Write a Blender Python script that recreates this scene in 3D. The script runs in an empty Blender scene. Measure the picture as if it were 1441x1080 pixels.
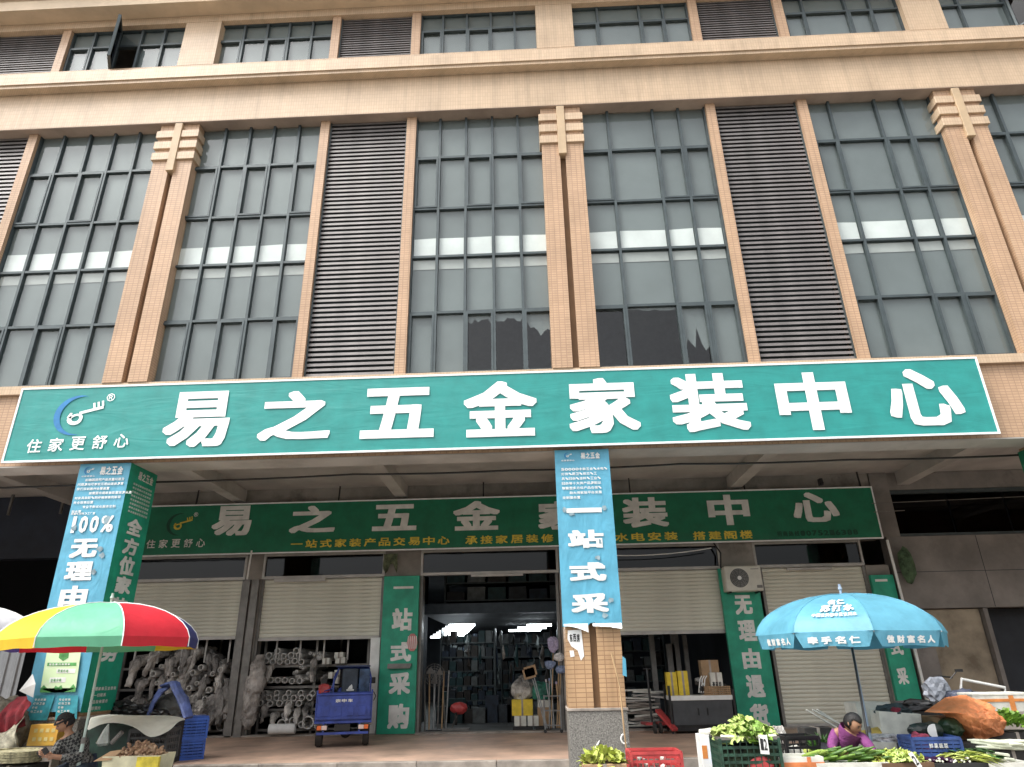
import bpy, bmesh, math, random
from mathutils import Vector, Matrix, noise
random.seed(7)
sc = bpy.context.scene
COL = sc.collection
# ------------------------------------------------------------------ camera
CX, CY, CZ, YAW, PITCH, ROLL, FPX, PPX, PPY = -0.8486, -10.7574, 1.3006, 0.0346, 0.3991, 0.019, 947.49, 712.472, 538.4978
cam_d = bpy.data.cameras.new('camera'); cam = bpy.data.objects.new('camera', cam_d); COL.objects.link(cam)
RM = Matrix.Rotation(YAW, 3, 'Z') @ Matrix.Rotation(PITCH, 3, 'X') @ Matrix.Rotation(ROLL, 3, 'Y')
right, fwd, up = RM.col[0].copy(), RM.col[1].copy(), RM.col[2].copy()
m3 = Matrix((right, up, -fwd)).transposed()
cam.matrix_world = Matrix.Translation((CX, CY, CZ)) @ m3.to_4x4()
cam_d.sensor_width = 36; cam_d.lens = FPX / 1441 * 36
cam_d.shift_x = (720.5 - PPX) / 1441; cam_d.shift_y = (PPY - 540) / 1441
cam_d.clip_start = .05; cam_d.clip_end = 400
sc.camera = cam
# ------------------------------------------------------------------ light
SUN_EL, SUN_AZ = math.radians(56), math.radians(236)     # high, hazy, behind the viewer
w = bpy.data.worlds.new('World'); sc.world = w; w.use_nodes = True
nt = w.node_tree; bg = nt.nodes['Background']
sky = nt.nodes.new('ShaderNodeTexSky'); sky.sky_type = 'NISHITA'; sky.sun_disc = False
sky.sun_elevation = SUN_EL; sky.sun_rotation = SUN_AZ; sky.dust_density = 4; sky.air_density = 1.0
hs = nt.nodes.new('ShaderNodeHueSaturation'); hs.inputs['Saturation'].default_value = .22
nt.links.new(sky.outputs[0], hs.inputs['Color']); nt.links.new(hs.outputs[0], bg.inputs[0])
bg.inputs[1].default_value = .15
sd = bpy.data.lights.new('sun', 'SUN'); sd.energy = 1.3; sd.angle = math.radians(25); sd.color = (1, .97, .92)
so = bpy.data.objects.new('sun', sd); COL.objects.link(so)
sdir = Vector((math.sin(SUN_AZ) * math.cos(SUN_EL), math.cos(SUN_AZ) * math.cos(SUN_EL), math.sin(SUN_EL)))
so.rotation_euler = sdir.to_track_quat('Z', 'Y').to_euler()
so.location = (-5, -20, 30)
sc.view_settings.view_transform = 'Standard'; sc.view_settings.look = 'None'
sc.view_settings.exposure = 1.2; sc.view_settings.gamma = 1; sc.view_settings.use_curve_mapping = False
sc.cycles.max_bounces = 6; sc.cycles.diffuse_bounces = 4; sc.cycles.transparent_max_bounces = 12
sc.cycles.use_denoising = True

# ------------------------------------------------------------------ helpers
def at(px, py, Y):
    d = right * ((px - PPX) / FPX) + fwd + up * (-(py - PPY) / FPX)
    t = (Y - CY) / d.y
    return Vector((CX, CY, CZ)) + d * t
def box(bm, x0, x1, y0, y1, z0, z1, bev=0):
    vs = [bm.verts.new(p) for p in ((x0,y0,z0),(x1,y0,z0),(x1,y1,z0),(x0,y1,z0),(x0,y0,z1),(x1,y0,z1),(x1,y1,z1),(x0,y1,z1))]
    fs = [bm.faces.new([vs[i] for i in f]) for f in ((0,3,2,1),(4,5,6,7),(0,1,5,4),(1,2,6,5),(2,3,7,6),(3,0,4,7))]
    if bev:
        es = {e for f in fs for e in f.edges}
        bmesh.ops.bevel(bm, geom=list(es), offset=bev, segments=1, affect='EDGES')
def tube(bm, pts, r, n=8, cap=True, flat=None):
    pts = [Vector(p) for p in pts]; rs = r if isinstance(r, (list, tuple)) else [r] * len(pts)
    rings = []; prev = None
    for i, p in enumerate(pts):
        t = (pts[min(i+1, len(pts)-1)] - pts[max(i-1, 0)])
        if t.length < 1e-9: t = Vector((0,0,1))
        t.normalize()
        if prev is None:
            a = Vector((0,0,1)) if abs(t.z) < .9 else Vector((1,0,0)); u = t.cross(a).normalized()
        else:
            u = (prev - t * prev.dot(t)).normalized()
        prev = u; v = t.cross(u)
        rings.append([bm.verts.new(p + (u*math.cos(2*math.pi*k/n) + v*math.sin(2*math.pi*k/n)*(flat or 1)) * rs[i]) for k in range(n)])
    for a, b in zip(rings, rings[1:]):
        for k in range(n): bm.faces.new((a[k], a[(k+1)%n], b[(k+1)%n], b[k]))
    if cap and n > 2:
        bm.faces.new(rings[0][::-1]); bm.faces.new(rings[-1])
    return rings
def cyl(bm, c, r, axis, L, n=16, r2=None):
    a = {'x': Vector((1,0,0)), 'y': Vector((0,1,0)), 'z': Vector((0,0,1))}[axis]
    tube(bm, [Vector(c) - a*L/2, Vector(c) + a*L/2], [r, r if r2 is None else r2], n)
def ring(bm, c, r0, r1, axis, L, n=16):     # hollow pipe piece
    c = Vector(c); ax = 'xyz'.index(axis); u = Vector([0,0,0]); u[(ax+1)%3] = 1; v = Vector([0,0,0]); v[(ax+2)%3] = 1; a = Vector([0,0,0]); a[ax] = 1
    R = []
    for rr, o in ((r1,-L/2),(r1,L/2),(r0,L/2),(r0,-L/2)):
        R.append([bm.verts.new(c + a*o + (u*math.cos(2*math.pi*k/n)+v*math.sin(2*math.pi*k/n))*rr) for k in range(n)])
    for i in range(4):
        A, B = R[i], R[(i+1)%4]
        for k in range(n): bm.faces.new((A[k], A[(k+1)%n], B[(k+1)%n], B[k]))
def quad(bm, *p):
    return bm.faces.new([bm.verts.new(q) for q in p])
def beam(bm, a, b, w, h=None):              # rectangular bar between two points
    a, b = Vector(a), Vector(b); t = (b-a).normalized(); h = h or w
    s = Vector((0,0,1)) if abs(t.z) < .95 else Vector((0,1,0)); u = t.cross(s).normalized()*w/2; v = u.cross(t).normalized()*h/2
    A = [bm.verts.new(a+x) for x in (u+v,-u+v,-u-v,u-v)]; B = [bm.verts.new(b+x) for x in (u+v,-u+v,-u-v,u-v)]
    for k in range(4): bm.faces.new((A[k],A[(k+1)%4],B[(k+1)%4],B[k]))
    bm.faces.new(A[::-1]); bm.faces.new(B)
def crumple(bm, amp, sc_=3., seed=0, only=None):
    for v in bm.verts:
        if only and not only(v.co): continue
        q = v.co*sc_ + Vector((seed*7.1, seed*3.3, seed))
        v.co += Vector(noise.noise_vector(q))*amp + Vector(noise.noise_vector(q*2.7))*amp*.45
def blob(bm, c, sx, sy, sz, amp=.1, seed=0, sub=2, sc_=2.5):
    r = bmesh.ops.create_icosphere(bm, subdivisions=sub, radius=1)
    for v in r['verts']:
        k = 1 + amp*noise.noise(v.co*sc_ + Vector((seed*5.7, seed, 0))) + amp*.5*noise.noise(v.co*sc_*2.6 + Vector((0, seed*3, 9)))
        v.co = Vector((v.co.x*sx*k + c[0], v.co.y*sy*k + c[1], v.co.z*sz*k + c[2]))
def nb(): return bmesh.new()
def tomesh(name, bm, mat, smooth=False):
    bmesh.ops.recalc_face_normals(bm, faces=bm.faces)
    me = bpy.data.meshes.new(name); bm.to_mesh(me); bm.free()
    for m in (mat if isinstance(mat, (list, tuple)) else [mat]): me.materials.append(m)
    if smooth: me.polygons.foreach_set('use_smooth', [True]*len(me.polygons))
    return me
def inst(name, me, parent=None, loc=(0,0,0), rot=None, scale=None, label=None):
    o = bpy.data.objects.new(name, me); COL.objects.link(o); o.parent = parent; o.location = loc
    if rot: o.rotation_euler = rot
    if scale: o.scale = scale
    if label: o['label'] = label
    return o
def obj(name, bm, mat, parent=None, smooth=False, loc=(0,0,0), label=None, rot=None, world=False):
    """link a bmesh as one mesh; world=True: its verts are in world space, the parent is an unrotated Empty"""
    if world and parent is not None:
        q = parent
        off = Vector((0,0,0))
        while q is not None: off += q.location; q = q.parent
        for v in bm.verts: v.co -= off
    return inst(name, tomesh(name, bm, mat, smooth), parent, loc, rot, None, label)
LABELS = {}
ORD = ['first','second','third','fourth','fifth','sixth','seventh','eighth','ninth','tenth','eleventh','twelfth','thirteenth','fourteenth','fifteenth','sixteenth','seventeenth','eighteenth','nineteenth','twentieth']
def tag(o, label, cat, group=None):
    o['label'] = label; o['category'] = cat
    if group: o['group'] = group
    LABELS.setdefault(label, []).append(group)
    return o
def thing(name, label, cat, loc=(0,0,0), rz=0, group=None):
    o = bpy.data.objects.new(name, None); COL.objects.link(o); o.location = loc; o.rotation_euler = (0,0,rz); o.empty_display_size = .1
    return tag(o, label, cat, group)
def struct(o, kind='structure'): o['kind'] = kind; return o
def copy_tree(o, parent=None, loc=None, rz=None, label=None):
    c = o.copy(); COL.objects.link(c); c.parent = parent
    if loc is not None: c.location = loc
    if rz is not None: c.rotation_euler = (0,0,rz)
    if label: c['label'] = label
    for ch in list(o.children): copy_tree(ch, c)
    return c

# ------------------------------------------------------------------ materials
def mat(name, col, rough=.7, var=.12, vs=6., bump=0., bs=40., metal=0., spec=.5, stain=None, stretch=None, col2=None, emit=None, sub=0):
    m = bpy.data.materials.new(name); m.use_nodes = True; n = m.node_tree; N = n.nodes; L = n.links
    p = N['Principled BSDF']; p.inputs['Roughness'].default_value = rough; p.inputs['Metallic'].default_value = metal
    p.inputs['Specular IOR Level'].default_value = spec
    tc = N.new('ShaderNodeTexCoord'); src = tc.outputs['Object']
    if stretch:
        mp = N.new('ShaderNodeMapping'); mp.inputs['Scale'].default_value = stretch; L.new(src, mp.inputs[0]); src = mp.outputs[0]
    nz = N.new('ShaderNodeTexNoise'); nz.inputs['Scale'].default_value = vs; nz.inputs['Detail'].default_value = 6; nz.inputs['Roughness'].default_value = .6
    L.new(src, nz.inputs['Vector'])
    mx = N.new('ShaderNodeMix'); mx.data_type = 'RGBA'
    c = Vector(col[:3]); c2 = Vector(col2[:3]) if col2 else c*(1-var*2.2)
    c1 = c*(1+var) if not col2 else c
    mx.inputs[6].default_value = (*c1, 1); mx.inputs[7].default_value = (*c2, 1)
    rp = N.new('ShaderNodeMapRange'); rp.inputs[1].default_value = .35; rp.inputs[2].default_value = .68
    L.new(nz.outputs[0], rp.inputs[0]); L.new(rp.outputs[0], mx.inputs[0])
    out = mx.outputs[2]
    if stain:                                                       # (colour, scale, threshold): dirt patches with a shape of their own
        n2 = N.new('ShaderNodeTexNoise'); n2.inputs['Scale'].default_value = stain[1]; n2.inputs['Detail'].default_value = 8; n2.inputs['Roughness'].default_value = .7
        L.new(src, n2.inputs['Vector'])
        r2 = N.new('ShaderNodeMapRange'); r2.inputs[1].default_value = stain[2]; r2.inputs[2].default_value = stain[2]+.15; L.new(n2.outputs[0], r2.inputs[0])
        m2 = N.new('ShaderNodeMix'); m2.data_type = 'RGBA'; L.new(r2.outputs[0], m2.inputs[0]); L.new(out, m2.inputs[6]); m2.inputs[7].default_value = (*stain[0], 1); out = m2.outputs[2]
    L.new(out, p.inputs['Base Color'])
    if bump:
        n3 = N.new('ShaderNodeTexNoise'); n3.inputs['Scale'].default_value = bs; n3.inputs['Detail'].default_value = 4; L.new(src, n3.inputs['Vector'])
        b = N.new('ShaderNodeBump'); b.inputs['Strength'].default_value = bump; b.inputs['Distance'].default_value = .02
        L.new(n3.outputs[0], b.inputs['Height']); L.new(b.outputs[0], p.inputs['Normal'])
    if emit:
        p.inputs['Emission Color'].default_value = (*emit[0], 1); p.inputs['Emission Strength'].default_value = emit[1]
    return m
def brick_mat(name, c1, c2, mortar, bw=.1, bh=.05, gap=.006, rot=False, rough=.45):
    m = bpy.data.materials.new(name); m.use_nodes = True; n = m.node_tree; N = n.nodes; L = n.links
    p = N['Principled BSDF']; p.inputs['Roughness'].default_value = rough; p.inputs['Specular IOR Level'].default_value = .35
    g = N.new('ShaderNodeNewGeometry'); sp = N.new('ShaderNodeSeparateXYZ'); L.new(g.outputs['Position'], sp.inputs[0])
    ad = N.new('ShaderNodeMath'); ad.operation = 'ADD'; L.new(sp.outputs[0], ad.inputs[0]); L.new(sp.outputs[1], ad.inputs[1])
    cb = N.new('ShaderNodeCombineXYZ')
    if rot: L.new(sp.outputs[2], cb.inputs[0]); L.new(ad.outputs[0], cb.inputs[1])
    else: L.new(ad.outputs[0], cb.inputs[0]); L.new(sp.outputs[2], cb.inputs[1])
    br = N.new('ShaderNodeTexBrick'); br.offset = 0; br.inputs['Scale'].default_value = 1
    br.inputs['Brick Width'].default_value = bw; br.inputs['Row Height'].default_value = bh; br.inputs['Mortar Size'].default_value = gap
    br.inputs['Mortar Smooth'].default_value = .1; br.inputs['Bias'].default_value = 0
    br.inputs['Color1'].default_value = (*c1, 1); br.inputs['Color2'].default_value = (*c2, 1); br.inputs['Mortar'].default_value = (*mortar, 1)
    L.new(cb.outputs[0], br.inputs['Vector'])
    nz = N.new('ShaderNodeTexNoise'); nz.inputs['Scale'].default_value = 1.3; nz.inputs['Detail'].default_value = 8; L.new(g.outputs['Position'], nz.inputs['Vector'])
    rp = N.new('ShaderNodeMapRange'); rp.inputs[1].default_value = .35; rp.inputs[2].default_value = .7; rp.inputs[3].default_value = 1.06; rp.inputs[4].default_value = .86
    L.new(nz.outputs[0], rp.inputs[0])
    st = N.new('ShaderNodeMapping'); st.inputs['Scale'].default_value = (7, 7, .25); L.new(g.outputs['Position'], st.inputs[0])
    n2 = N.new('ShaderNodeTexNoise'); n2.inputs['Scale'].default_value = 1; n2.inputs['Detail'].default_value = 5; L.new(st.outputs[0], n2.inputs['Vector'])
    r2 = N.new('ShaderNodeMapRange'); r2.inputs[1].default_value = .5; r2.inputs[2].default_value = .75; r2.inputs[3].default_value = 1; r2.inputs[4].default_value = .84; L.new(n2.outputs[0], r2.inputs[0])
    ml = N.new('ShaderNodeMath'); ml.operation = 'MULTIPLY'; L.new(rp.outputs[0], ml.inputs[0]); L.new(r2.outputs[0], ml.inputs[1])
    vm = N.new('ShaderNodeVectorMath'); vm.operation = 'SCALE'; L.new(br.outputs['Color'], vm.inputs[0]); L.new(ml.outputs[0], vm.inputs['Scale'])
    L.new(vm.outputs[0], p.inputs['Base Color'])
    b = N.new('ShaderNodeBump'); b.inputs['Strength'].default_value = .5; b.inputs['Distance'].default_value = .004; b.invert = True
    L.new(br.outputs['Fac'], b.inputs['Height']); L.new(b.outputs[0], p.inputs['Normal'])
    return m
def glass_mat(name, tint, refl=1.0, rough=.03, ior=1.5, base=0.):
    m = bpy.data.materials.new(name); m.use_nodes = True; n = m.node_tree; N = n.nodes; L = n.links
    out = N['Material Output']; N.remove(N['Principled BSDF'])
    tr = N.new('ShaderNodeBsdfTransparent'); tr.inputs[0].default_value = (*tint, 1)
    gl = N.new('ShaderNodeBsdfGlossy'); gl.inputs['Roughness'].default_value = rough; gl.inputs[0].default_value = (refl, refl, refl, 1)
    fr = N.new('ShaderNodeFresnel'); ge = N.new('ShaderNodeNewGeometry'); mr = N.new('ShaderNodeMapRange')
    mr.inputs[3].default_value = ior; mr.inputs[4].default_value = 1/ior; L.new(ge.outputs['Backfacing'], mr.inputs[0]); L.new(mr.outputs[0], fr.inputs[0])
    tc = N.new('ShaderNodeTexCoord'); nz = N.new('ShaderNodeTexNoise'); nz.inputs['Scale'].default_value = 1.3
    bp = N.new('ShaderNodeBump'); bp.inputs['Strength'].default_value = .05; bp.inputs['Distance'].default_value = .02; L.new(tc.outputs['Object'], nz.inputs[0]); L.new(nz.outputs[0], bp.inputs['Height']); L.new(bp.outputs[0], gl.inputs['Normal'])
    mx = N.new('ShaderNodeMixShader'); L.new(fr.outputs[0], mx.inputs[0]); L.new(tr.outputs[0], mx.inputs[1]); L.new(gl.outputs[0], mx.inputs[2])
    L.new(mx.outputs[0], out.inputs[0]); return m
def cloth_mat(name, col, wr=.5, sc_=3., stretch=(1,1,4), rough=.5, var=.1, trans=0., stain=None):
    m = mat(name, col, rough, var, 3., stain=stain); N = m.node_tree.nodes; L = m.node_tree.links; p = N['Principled BSDF']
    tc = N.new('ShaderNodeTexCoord'); mp = N.new('ShaderNodeMapping'); mp.inputs['Scale'].default_value = stretch; mp.inputs['Rotation'].default_value = (0, .35, 0)
    L.new(tc.outputs['Object'], mp.inputs[0])
    nz = N.new('ShaderNodeTexNoise'); nz.inputs['Scale'].default_value = sc_; nz.inputs['Detail'].default_value = 3; nz.inputs['Distortion'].default_value = 1.2; L.new(mp.outputs[0], nz.inputs[0])
    b = N.new('ShaderNodeBump'); b.inputs['Strength'].default_value = wr; b.inputs['Distance'].default_value = .05; L.new(nz.outputs[0], b.inputs['Height']); L.new(b.outputs[0], p.inputs['Normal'])
    if trans:
        tl = N.new('ShaderNodeBsdfTranslucent'); mx = N.new('ShaderNodeMixShader'); mx.inputs[0].default_value = trans
        tl.inputs[0].default_value = (*col[:3], 1)
        L.new(p.outputs[0], mx.inputs[1]); L.new(tl.outputs[0], mx.inputs[2]); L.new(mx.outputs[0], N['Material Output'].inputs[0])
    return m
M = {}
M['tile'] = brick_mat('beige_tile', (.55,.37,.235), (.505,.335,.21), (.39,.245,.16), .1, .05, .0065)
M['tile_v'] = brick_mat('beige_tile_upright', (.60,.45,.305), (.565,.42,.28), (.48,.34,.235), .1, .052, .004, rot=True)
M['tile_col'] = brick_mat('tan_tile', (.50,.325,.18), (.44,.28,.155), (.30,.18,.10), .15, .062, .006)
M['trim'] = mat('smooth_trim', (.52,.38,.235), .6, .08, 2.)
M['plain'] = mat('cream_render', (.58,.45,.31), .7, .08, 1.5, bump=.1)
M['soffit_b'] = mat('dusty_soffit', (.36,.27,.21), .8, .12, 1.2)
M['groove'] = mat('brown_groove', (.20,.115,.055), .7, .1, 2.)
M['frame'] = mat('grey_green_aluminium', (.062,.08,.084), .45, .1, 5., metal=.2)
M['louver'] = mat('dull_louvre_metal', (.175,.16,.155), .5, .12, 3., metal=.1)
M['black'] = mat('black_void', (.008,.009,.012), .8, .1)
M['film'] = mat('grey_window_film', (.195,.215,.215), .5, .10, .5, bump=.08, bs=3)
M['paper'] = mat('white_paper', (.86,.86,.84), .6, .05, 2.)
M['paper2'] = mat('greyed_paper', (.52,.52,.50), .6, .06, 2.)
M['glass'] = glass_mat('window_glass', (.84,.88,.87), 1.0)
M['glass_dark'] = glass_mat('dark_transom_glass', (.10,.12,.17), .5)
M['concrete'] = mat('grey_concrete', (.27,.245,.215), .85, .16, 1.4, bump=.25, bs=9, stain=((.14,.125,.11), .9, .56))
M['ceiling'] = mat('arcade_soffit', (.50,.475,.44), .85, .12, .9, bump=.15, bs=6, stain=((.36,.33,.30), .7, .58))
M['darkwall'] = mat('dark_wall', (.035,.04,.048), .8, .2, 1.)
M['greywall'] = mat('dusty_grey_wall', (.23,.21,.19), .8, .14, 1.2, bump=.2, bs=5, stain=((.15,.135,.125), 1.3, .55))
M['granite'] = mat('grey_granite', (.21,.20,.18), .6, .32, 55., bump=.1, stain=((.12,.11,.10), 1.6, .60))
M['floor'] = mat('worn_terracotta_floor', (.56,.385,.285), .55, .18, 1.3, bump=.15, bs=12, stain=((.36,.25,.19), 1.0, .56))
M['kerb'] = mat('kerb_stone', (.33,.29,.25), .8, .2, 3., bump=.3, bs=20)
M['road'] = mat('dusty_street', (.23,.22,.20), .85, .25, 5., bump=.4, bs=60)
M['shutter'] = mat('dusty_cream_shutter', (.68,.665,.56), .5, .07, 1.5, stretch=(.6,1,3), stain=((.42,.40,.32), 1.1, .62), metal=.1)
M['rail'] = mat('grey_steel_rail', (.20,.19,.175), .5, .15, 4., metal=.4)
M['alu'] = mat('pale_aluminium', (.42,.40,.37), .45, .1, 3., metal=.3)
M['teal'] = cloth_mat('teal_banner_vinyl', (.018,.265,.24), .22, 1.5, (.5,1,2.4), .42, .06)
M['white_print'] = cloth_mat('white_print', (.90,.91,.90), .12, 1.5, (.5,1,2.4), .5, .03)
M['white_edge'] = mat('white_edge', (.85,.86,.85), .6, .05)
M['green_sign'] = cloth_mat('green_sign_vinyl', (.007,.17,.085), .1, 2, (.3,1,2), .5, .1)
M['green_strip'] = cloth_mat('green_strip', (.015,.33,.20), .15, 2, (1,1,1), .5, .12, stain=((.008,.22,.13), 1.5, .6))
M['sky_vinyl'] = cloth_mat('sky_blue_vinyl', (.10,.37,.52), .35, 3, (1.5,1,.7), .45, .08)
M['dull_print'] = mat('greyed_white_print', (.74,.74,.70), .6, .1, 3.)
M['yellow_print'] = mat('yellow_print', (.75,.60,.08), .6, .1)
M['logo_blue'] = mat('logo_blue', (.015,.19,.45), .5, .1)
M['dark_print'] = mat('dark_green_print', (.004,.07,.04), .6, .1)
M['white'] = mat('white_paint', (.78,.78,.75), .5, .06, 4.)
M['dirtywhite'] = mat('dirty_white_foam', (.66,.65,.58), .8, .1, 5., bump=.1, stain=((.38,.34,.27), 3., .6))
M['blackm'] = mat('black_plastic', (.015,.015,.016), .4, .2, 6.)
M['steel'] = mat('worn_steel', (.33,.34,.34), .4, .15, 6., metal=.5)
M['blue_pl'] = mat('blue_crate_plastic', (.03,.11,.48), .4, .15, 6.)
M['wood'] = mat('pale_wood', (.42,.28,.15), .6, .2, 9., stretch=(1,1,.2))
M['card'] = mat('brown_cardboard', (.36,.235,.13), .8, .12, 4.)
M['leaf'] = mat('fresh_green_leaf', (.20,.36,.05), .5, .3, 9., bump=.2)
M['leaf_p'] = mat('pale_cabbage_leaf', (.50,.62,.19), .5, .2, 12., bump=.3, bs=30)
M['leaf_d'] = mat('dark_green_leaf', (.045,.13,.02), .5, .3, 9.)
M['leaf_y'] = mat('yellow_green_leaf', (.46,.52,.11), .5, .25, 10., bump=.3, bs=30)
M['stem'] = mat('white_stem', (.72,.74,.58), .5, .1)
M['red_pl'] = mat('red_plastic', (.50,.06,.06), .45, .15)
M['yellow'] = mat('yellow_card', (.72,.52,.03), .5, .1)
M['rubber'] = mat('dusty_rubber', (.04,.037,.034), .85, .2)
M['skin'] = mat('tanned_skin', (.36,.19,.115), .55, .08, 6.)
M['hair'] = mat('black_hair', (.012,.010,.010), .5, .2, 30., bump=.5, bs=90)
M['orange_tarp'] = cloth_mat('orange_tarp', (.98,.37,.15), .5, 9, (1,1,1), .45, .14, .15)
M['tube_light'] = mat('lit_tube', (.9,.95,1), .5, 0, emit=((.86,.95,1), 9))
# ------------------------------------------------------------------ lettering
_g = {}
def glyph(s, r=.0):
    """flat mesh outline of a string: (verts, faces) scaled to the unit square; r thickens the strokes"""
    key = (s, r)
    if key in _g: return _g[key]
    t = bpy.data.curves.new('t', 'FONT'); t.body = s; t.resolution_u = 2
    o = bpy.data.objects.new('t', t); COL.objects.link(o)
    dg = bpy.context.evaluated_depsgraph_get(); me = bpy.data.meshes.new_from_object(o.evaluated_get(dg))
    V0 = [v.co.xy.copy() for v in me.vertices]; F0 = [list(p.vertices) for p in me.polygons]
    bpy.data.objects.remove(o); bpy.data.curves.remove(t); bpy.data.meshes.remove(me)
    V = []; F = []
    if r and len(s) == 1 and r > .03:      # sweep the strokes round a small square: bold with clean ends
        N_ = 9; sh = [(0, 0)] + [(r*(2*i/N_-1), -r) for i in range(N_)] + [(r, r*(2*i/N_-1)) for i in range(N_)] + [(r*(1-2*i/N_), r) for i in range(N_)] + [(-r, r*(1-2*i/N_)) for i in range(N_)]
    else: sh = [(a*r, b*r) for a in (-1,0,1) for b in (-1,0,1)] if r else [(0,0)]
    for k, (a, b) in enumerate(sh):
        n = len(V); V += [(v.x+a, v.y+b, k*.25) for v in V0]; F += [[i+n for i in f] for f in F0]
    x0 = min(v[0] for v in V); x1 = max(v[0] for v in V); y0 = min(v[1] for v in V); y1 = max(v[1] for v in V)
    if y1-y0 < .3*(x1-x0) and len(s) == 1:   # a flat stroke such as the character for one: keep its proportions
        h = (x1-x0); c = (y0+y1)/2; y0, y1 = c-h/2, c+h/2
    V = [((v[0]-x0)/(x1-x0), (v[1]-y0)/(y1-y0), v[2]) for v in V]
    _g[key] = (V, F); return _g[key]
def write(name, items, fmap, m, parent, r=.045, lift=.004, label=None):
    """items: (string, u0, u1, v0, v1); fmap(u, v, n) gives a point n metres in front of the face"""
    bm = nb()
    for s, u0, u1, v0, v1 in items:
        V, F = glyph(s, r)
        vs = [bm.verts.new(fmap(u0+(u1-u0)*a, v0+(v1-v0)*b, lift+k*.0004)) for a, b, k in V]
        for f in F:
            try: bm.faces.new([vs[i] for i in f])
            except ValueError: pass
    return obj(name, bm, m, parent, world=True, label=label)
def front(Y): return lambda u, v, n: Vector((u, Y-n, v))
# ================================================================== GROUND
def sheet(name, x0, x1, y0, y1, z, m, th=.05):
    bm = nb(); box(bm, x0, x1, y0, y1, z-th, z); return struct(obj(name, bm, m))
sheet('street', -150, 150, -150, .7, -.40, M['road'])
sheet('ground_behind', -150, 150, .7, 150, -.45, M['road'])
sheet('arcade_floor', -30, 30, .82, 22, 0, M['floor'], .3)
kerb = bpy.data.objects.new('kerb', None); COL.objects.link(kerb); kerb['kind'] = 'structure'; kerb.location = (0,.76,-.40)
bm = nb(); box(bm, -.597, .597, -.07, .06, 0, .405, .008); km = tomesh('kerb_stone', bm, M['kerb'])
for i in range(-16, 16): inst('kerb_stone', km, kerb, (i*1.2+.3, random.uniform(-.006,.006), random.uniform(-.005,.004)))

# ================================================================== BUILDING
B = thing('market_building', 'beige tiled multistorey market building with tall grey windows above a shop arcade', 'building', (0,0,0))
def bpart(name, boxes, m, parent=B, label=None, bev=0):
    for b in boxes:
        bm = nb(); box(bm, *b, bev); o = obj(name, bm, m, parent, world=True, label=label)
    return o
XL, XR = -22, 22
def wx(x): return -.8486+(x+.8486)*.9864
Z0, Z1, Z2, Z3, Z4, Z5 = 6.10, 7.33, 8.55, 9.665, 10.94, 11.98
YW = .15
# beams and ledges along the whole front
bpart('floor_beam', [(XL,XR,.05,.55,4.6,5.9)], M['tile'])
bpart('beam_underside', [(XL,XR,.052,.549,4.58,4.598)], M['ceiling'])
bpart('sill_ledge', [(XL,XR,-.03,.5,5.9,6.06)], M['tile_v'])
bpart('upper_beam', [(XL,XR,-.12,.5,Z5,12.93)], M['tile_v'])
bpart('ledge', [(XL,XR,-.31,.5,12.94,13.02),(XL,XR,-.34,.5,13.02,13.30)], M['tile_v'])
bpart('window_sill_wall', [(XL,XR,-.02,.5,13.31,13.72)], M['tile_v'])
bpart('top_beam', [(XL,XR,-.02,.5,15.06,15.26)], M['tile_v'])
bpart('top_ledge', [(XL,XR,-.38,.6,15.27,15.55)], M['plain'])
bpart('parapet_band', [(XL,XR,-.12,.6,15.56,16.1)], M['plain'])
bpart('eaves', [(XL,XR,-.75,.9,16.11,16.5)], M['plain'])
bpart('beam_soffit', [(XL,XR,-.118,.5,Z5-.014,Z5-.004)], M['soffit_b'])
# pilasters of the tall storey
def pilaster(cx):
    p = bpy.data.objects.new('pilaster', None); COL.objects.link(p); p.parent = B; p.location = (cx, 0, 0)
    bm = nb(); box(bm, -.41,-.055,-.05,.5,6.065,Z5-.016); box(bm,.055,.41,-.05,.5,6.065,Z5-.016); obj('shaft_strip', bm, M['tile'], p)
    bm = nb(); box(bm,-.054,.054,.06,.5,6.065,Z5-.016); obj('groove', bm, M['groove'], p)
    for z0, z1 in ((11.60,11.78),(11.31,11.50),(11.02,11.21)):
        bm = nb(); box(bm,-.45,-.082,-.095,.3,z0,z1,.006); box(bm,.082,.45,-.095,.3,z0,z1,.006); obj('cap_band', bm, M['tile_v'], p)
    bm = nb(); box(bm,-.08,.08,-.115,.2,10.72,Z5-.02,.006); obj('key_strip', bm, M['trim'], p)
for cx in (-16,-8,0,8,16): pilaster(cx)
# wide piers of the top storey
for cx in (-16,-8,0,8,16): bpart('wide_pier', [(cx-.41,cx+.41,-.02,.5,13.73,15.05)], M['tile_v'])
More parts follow.
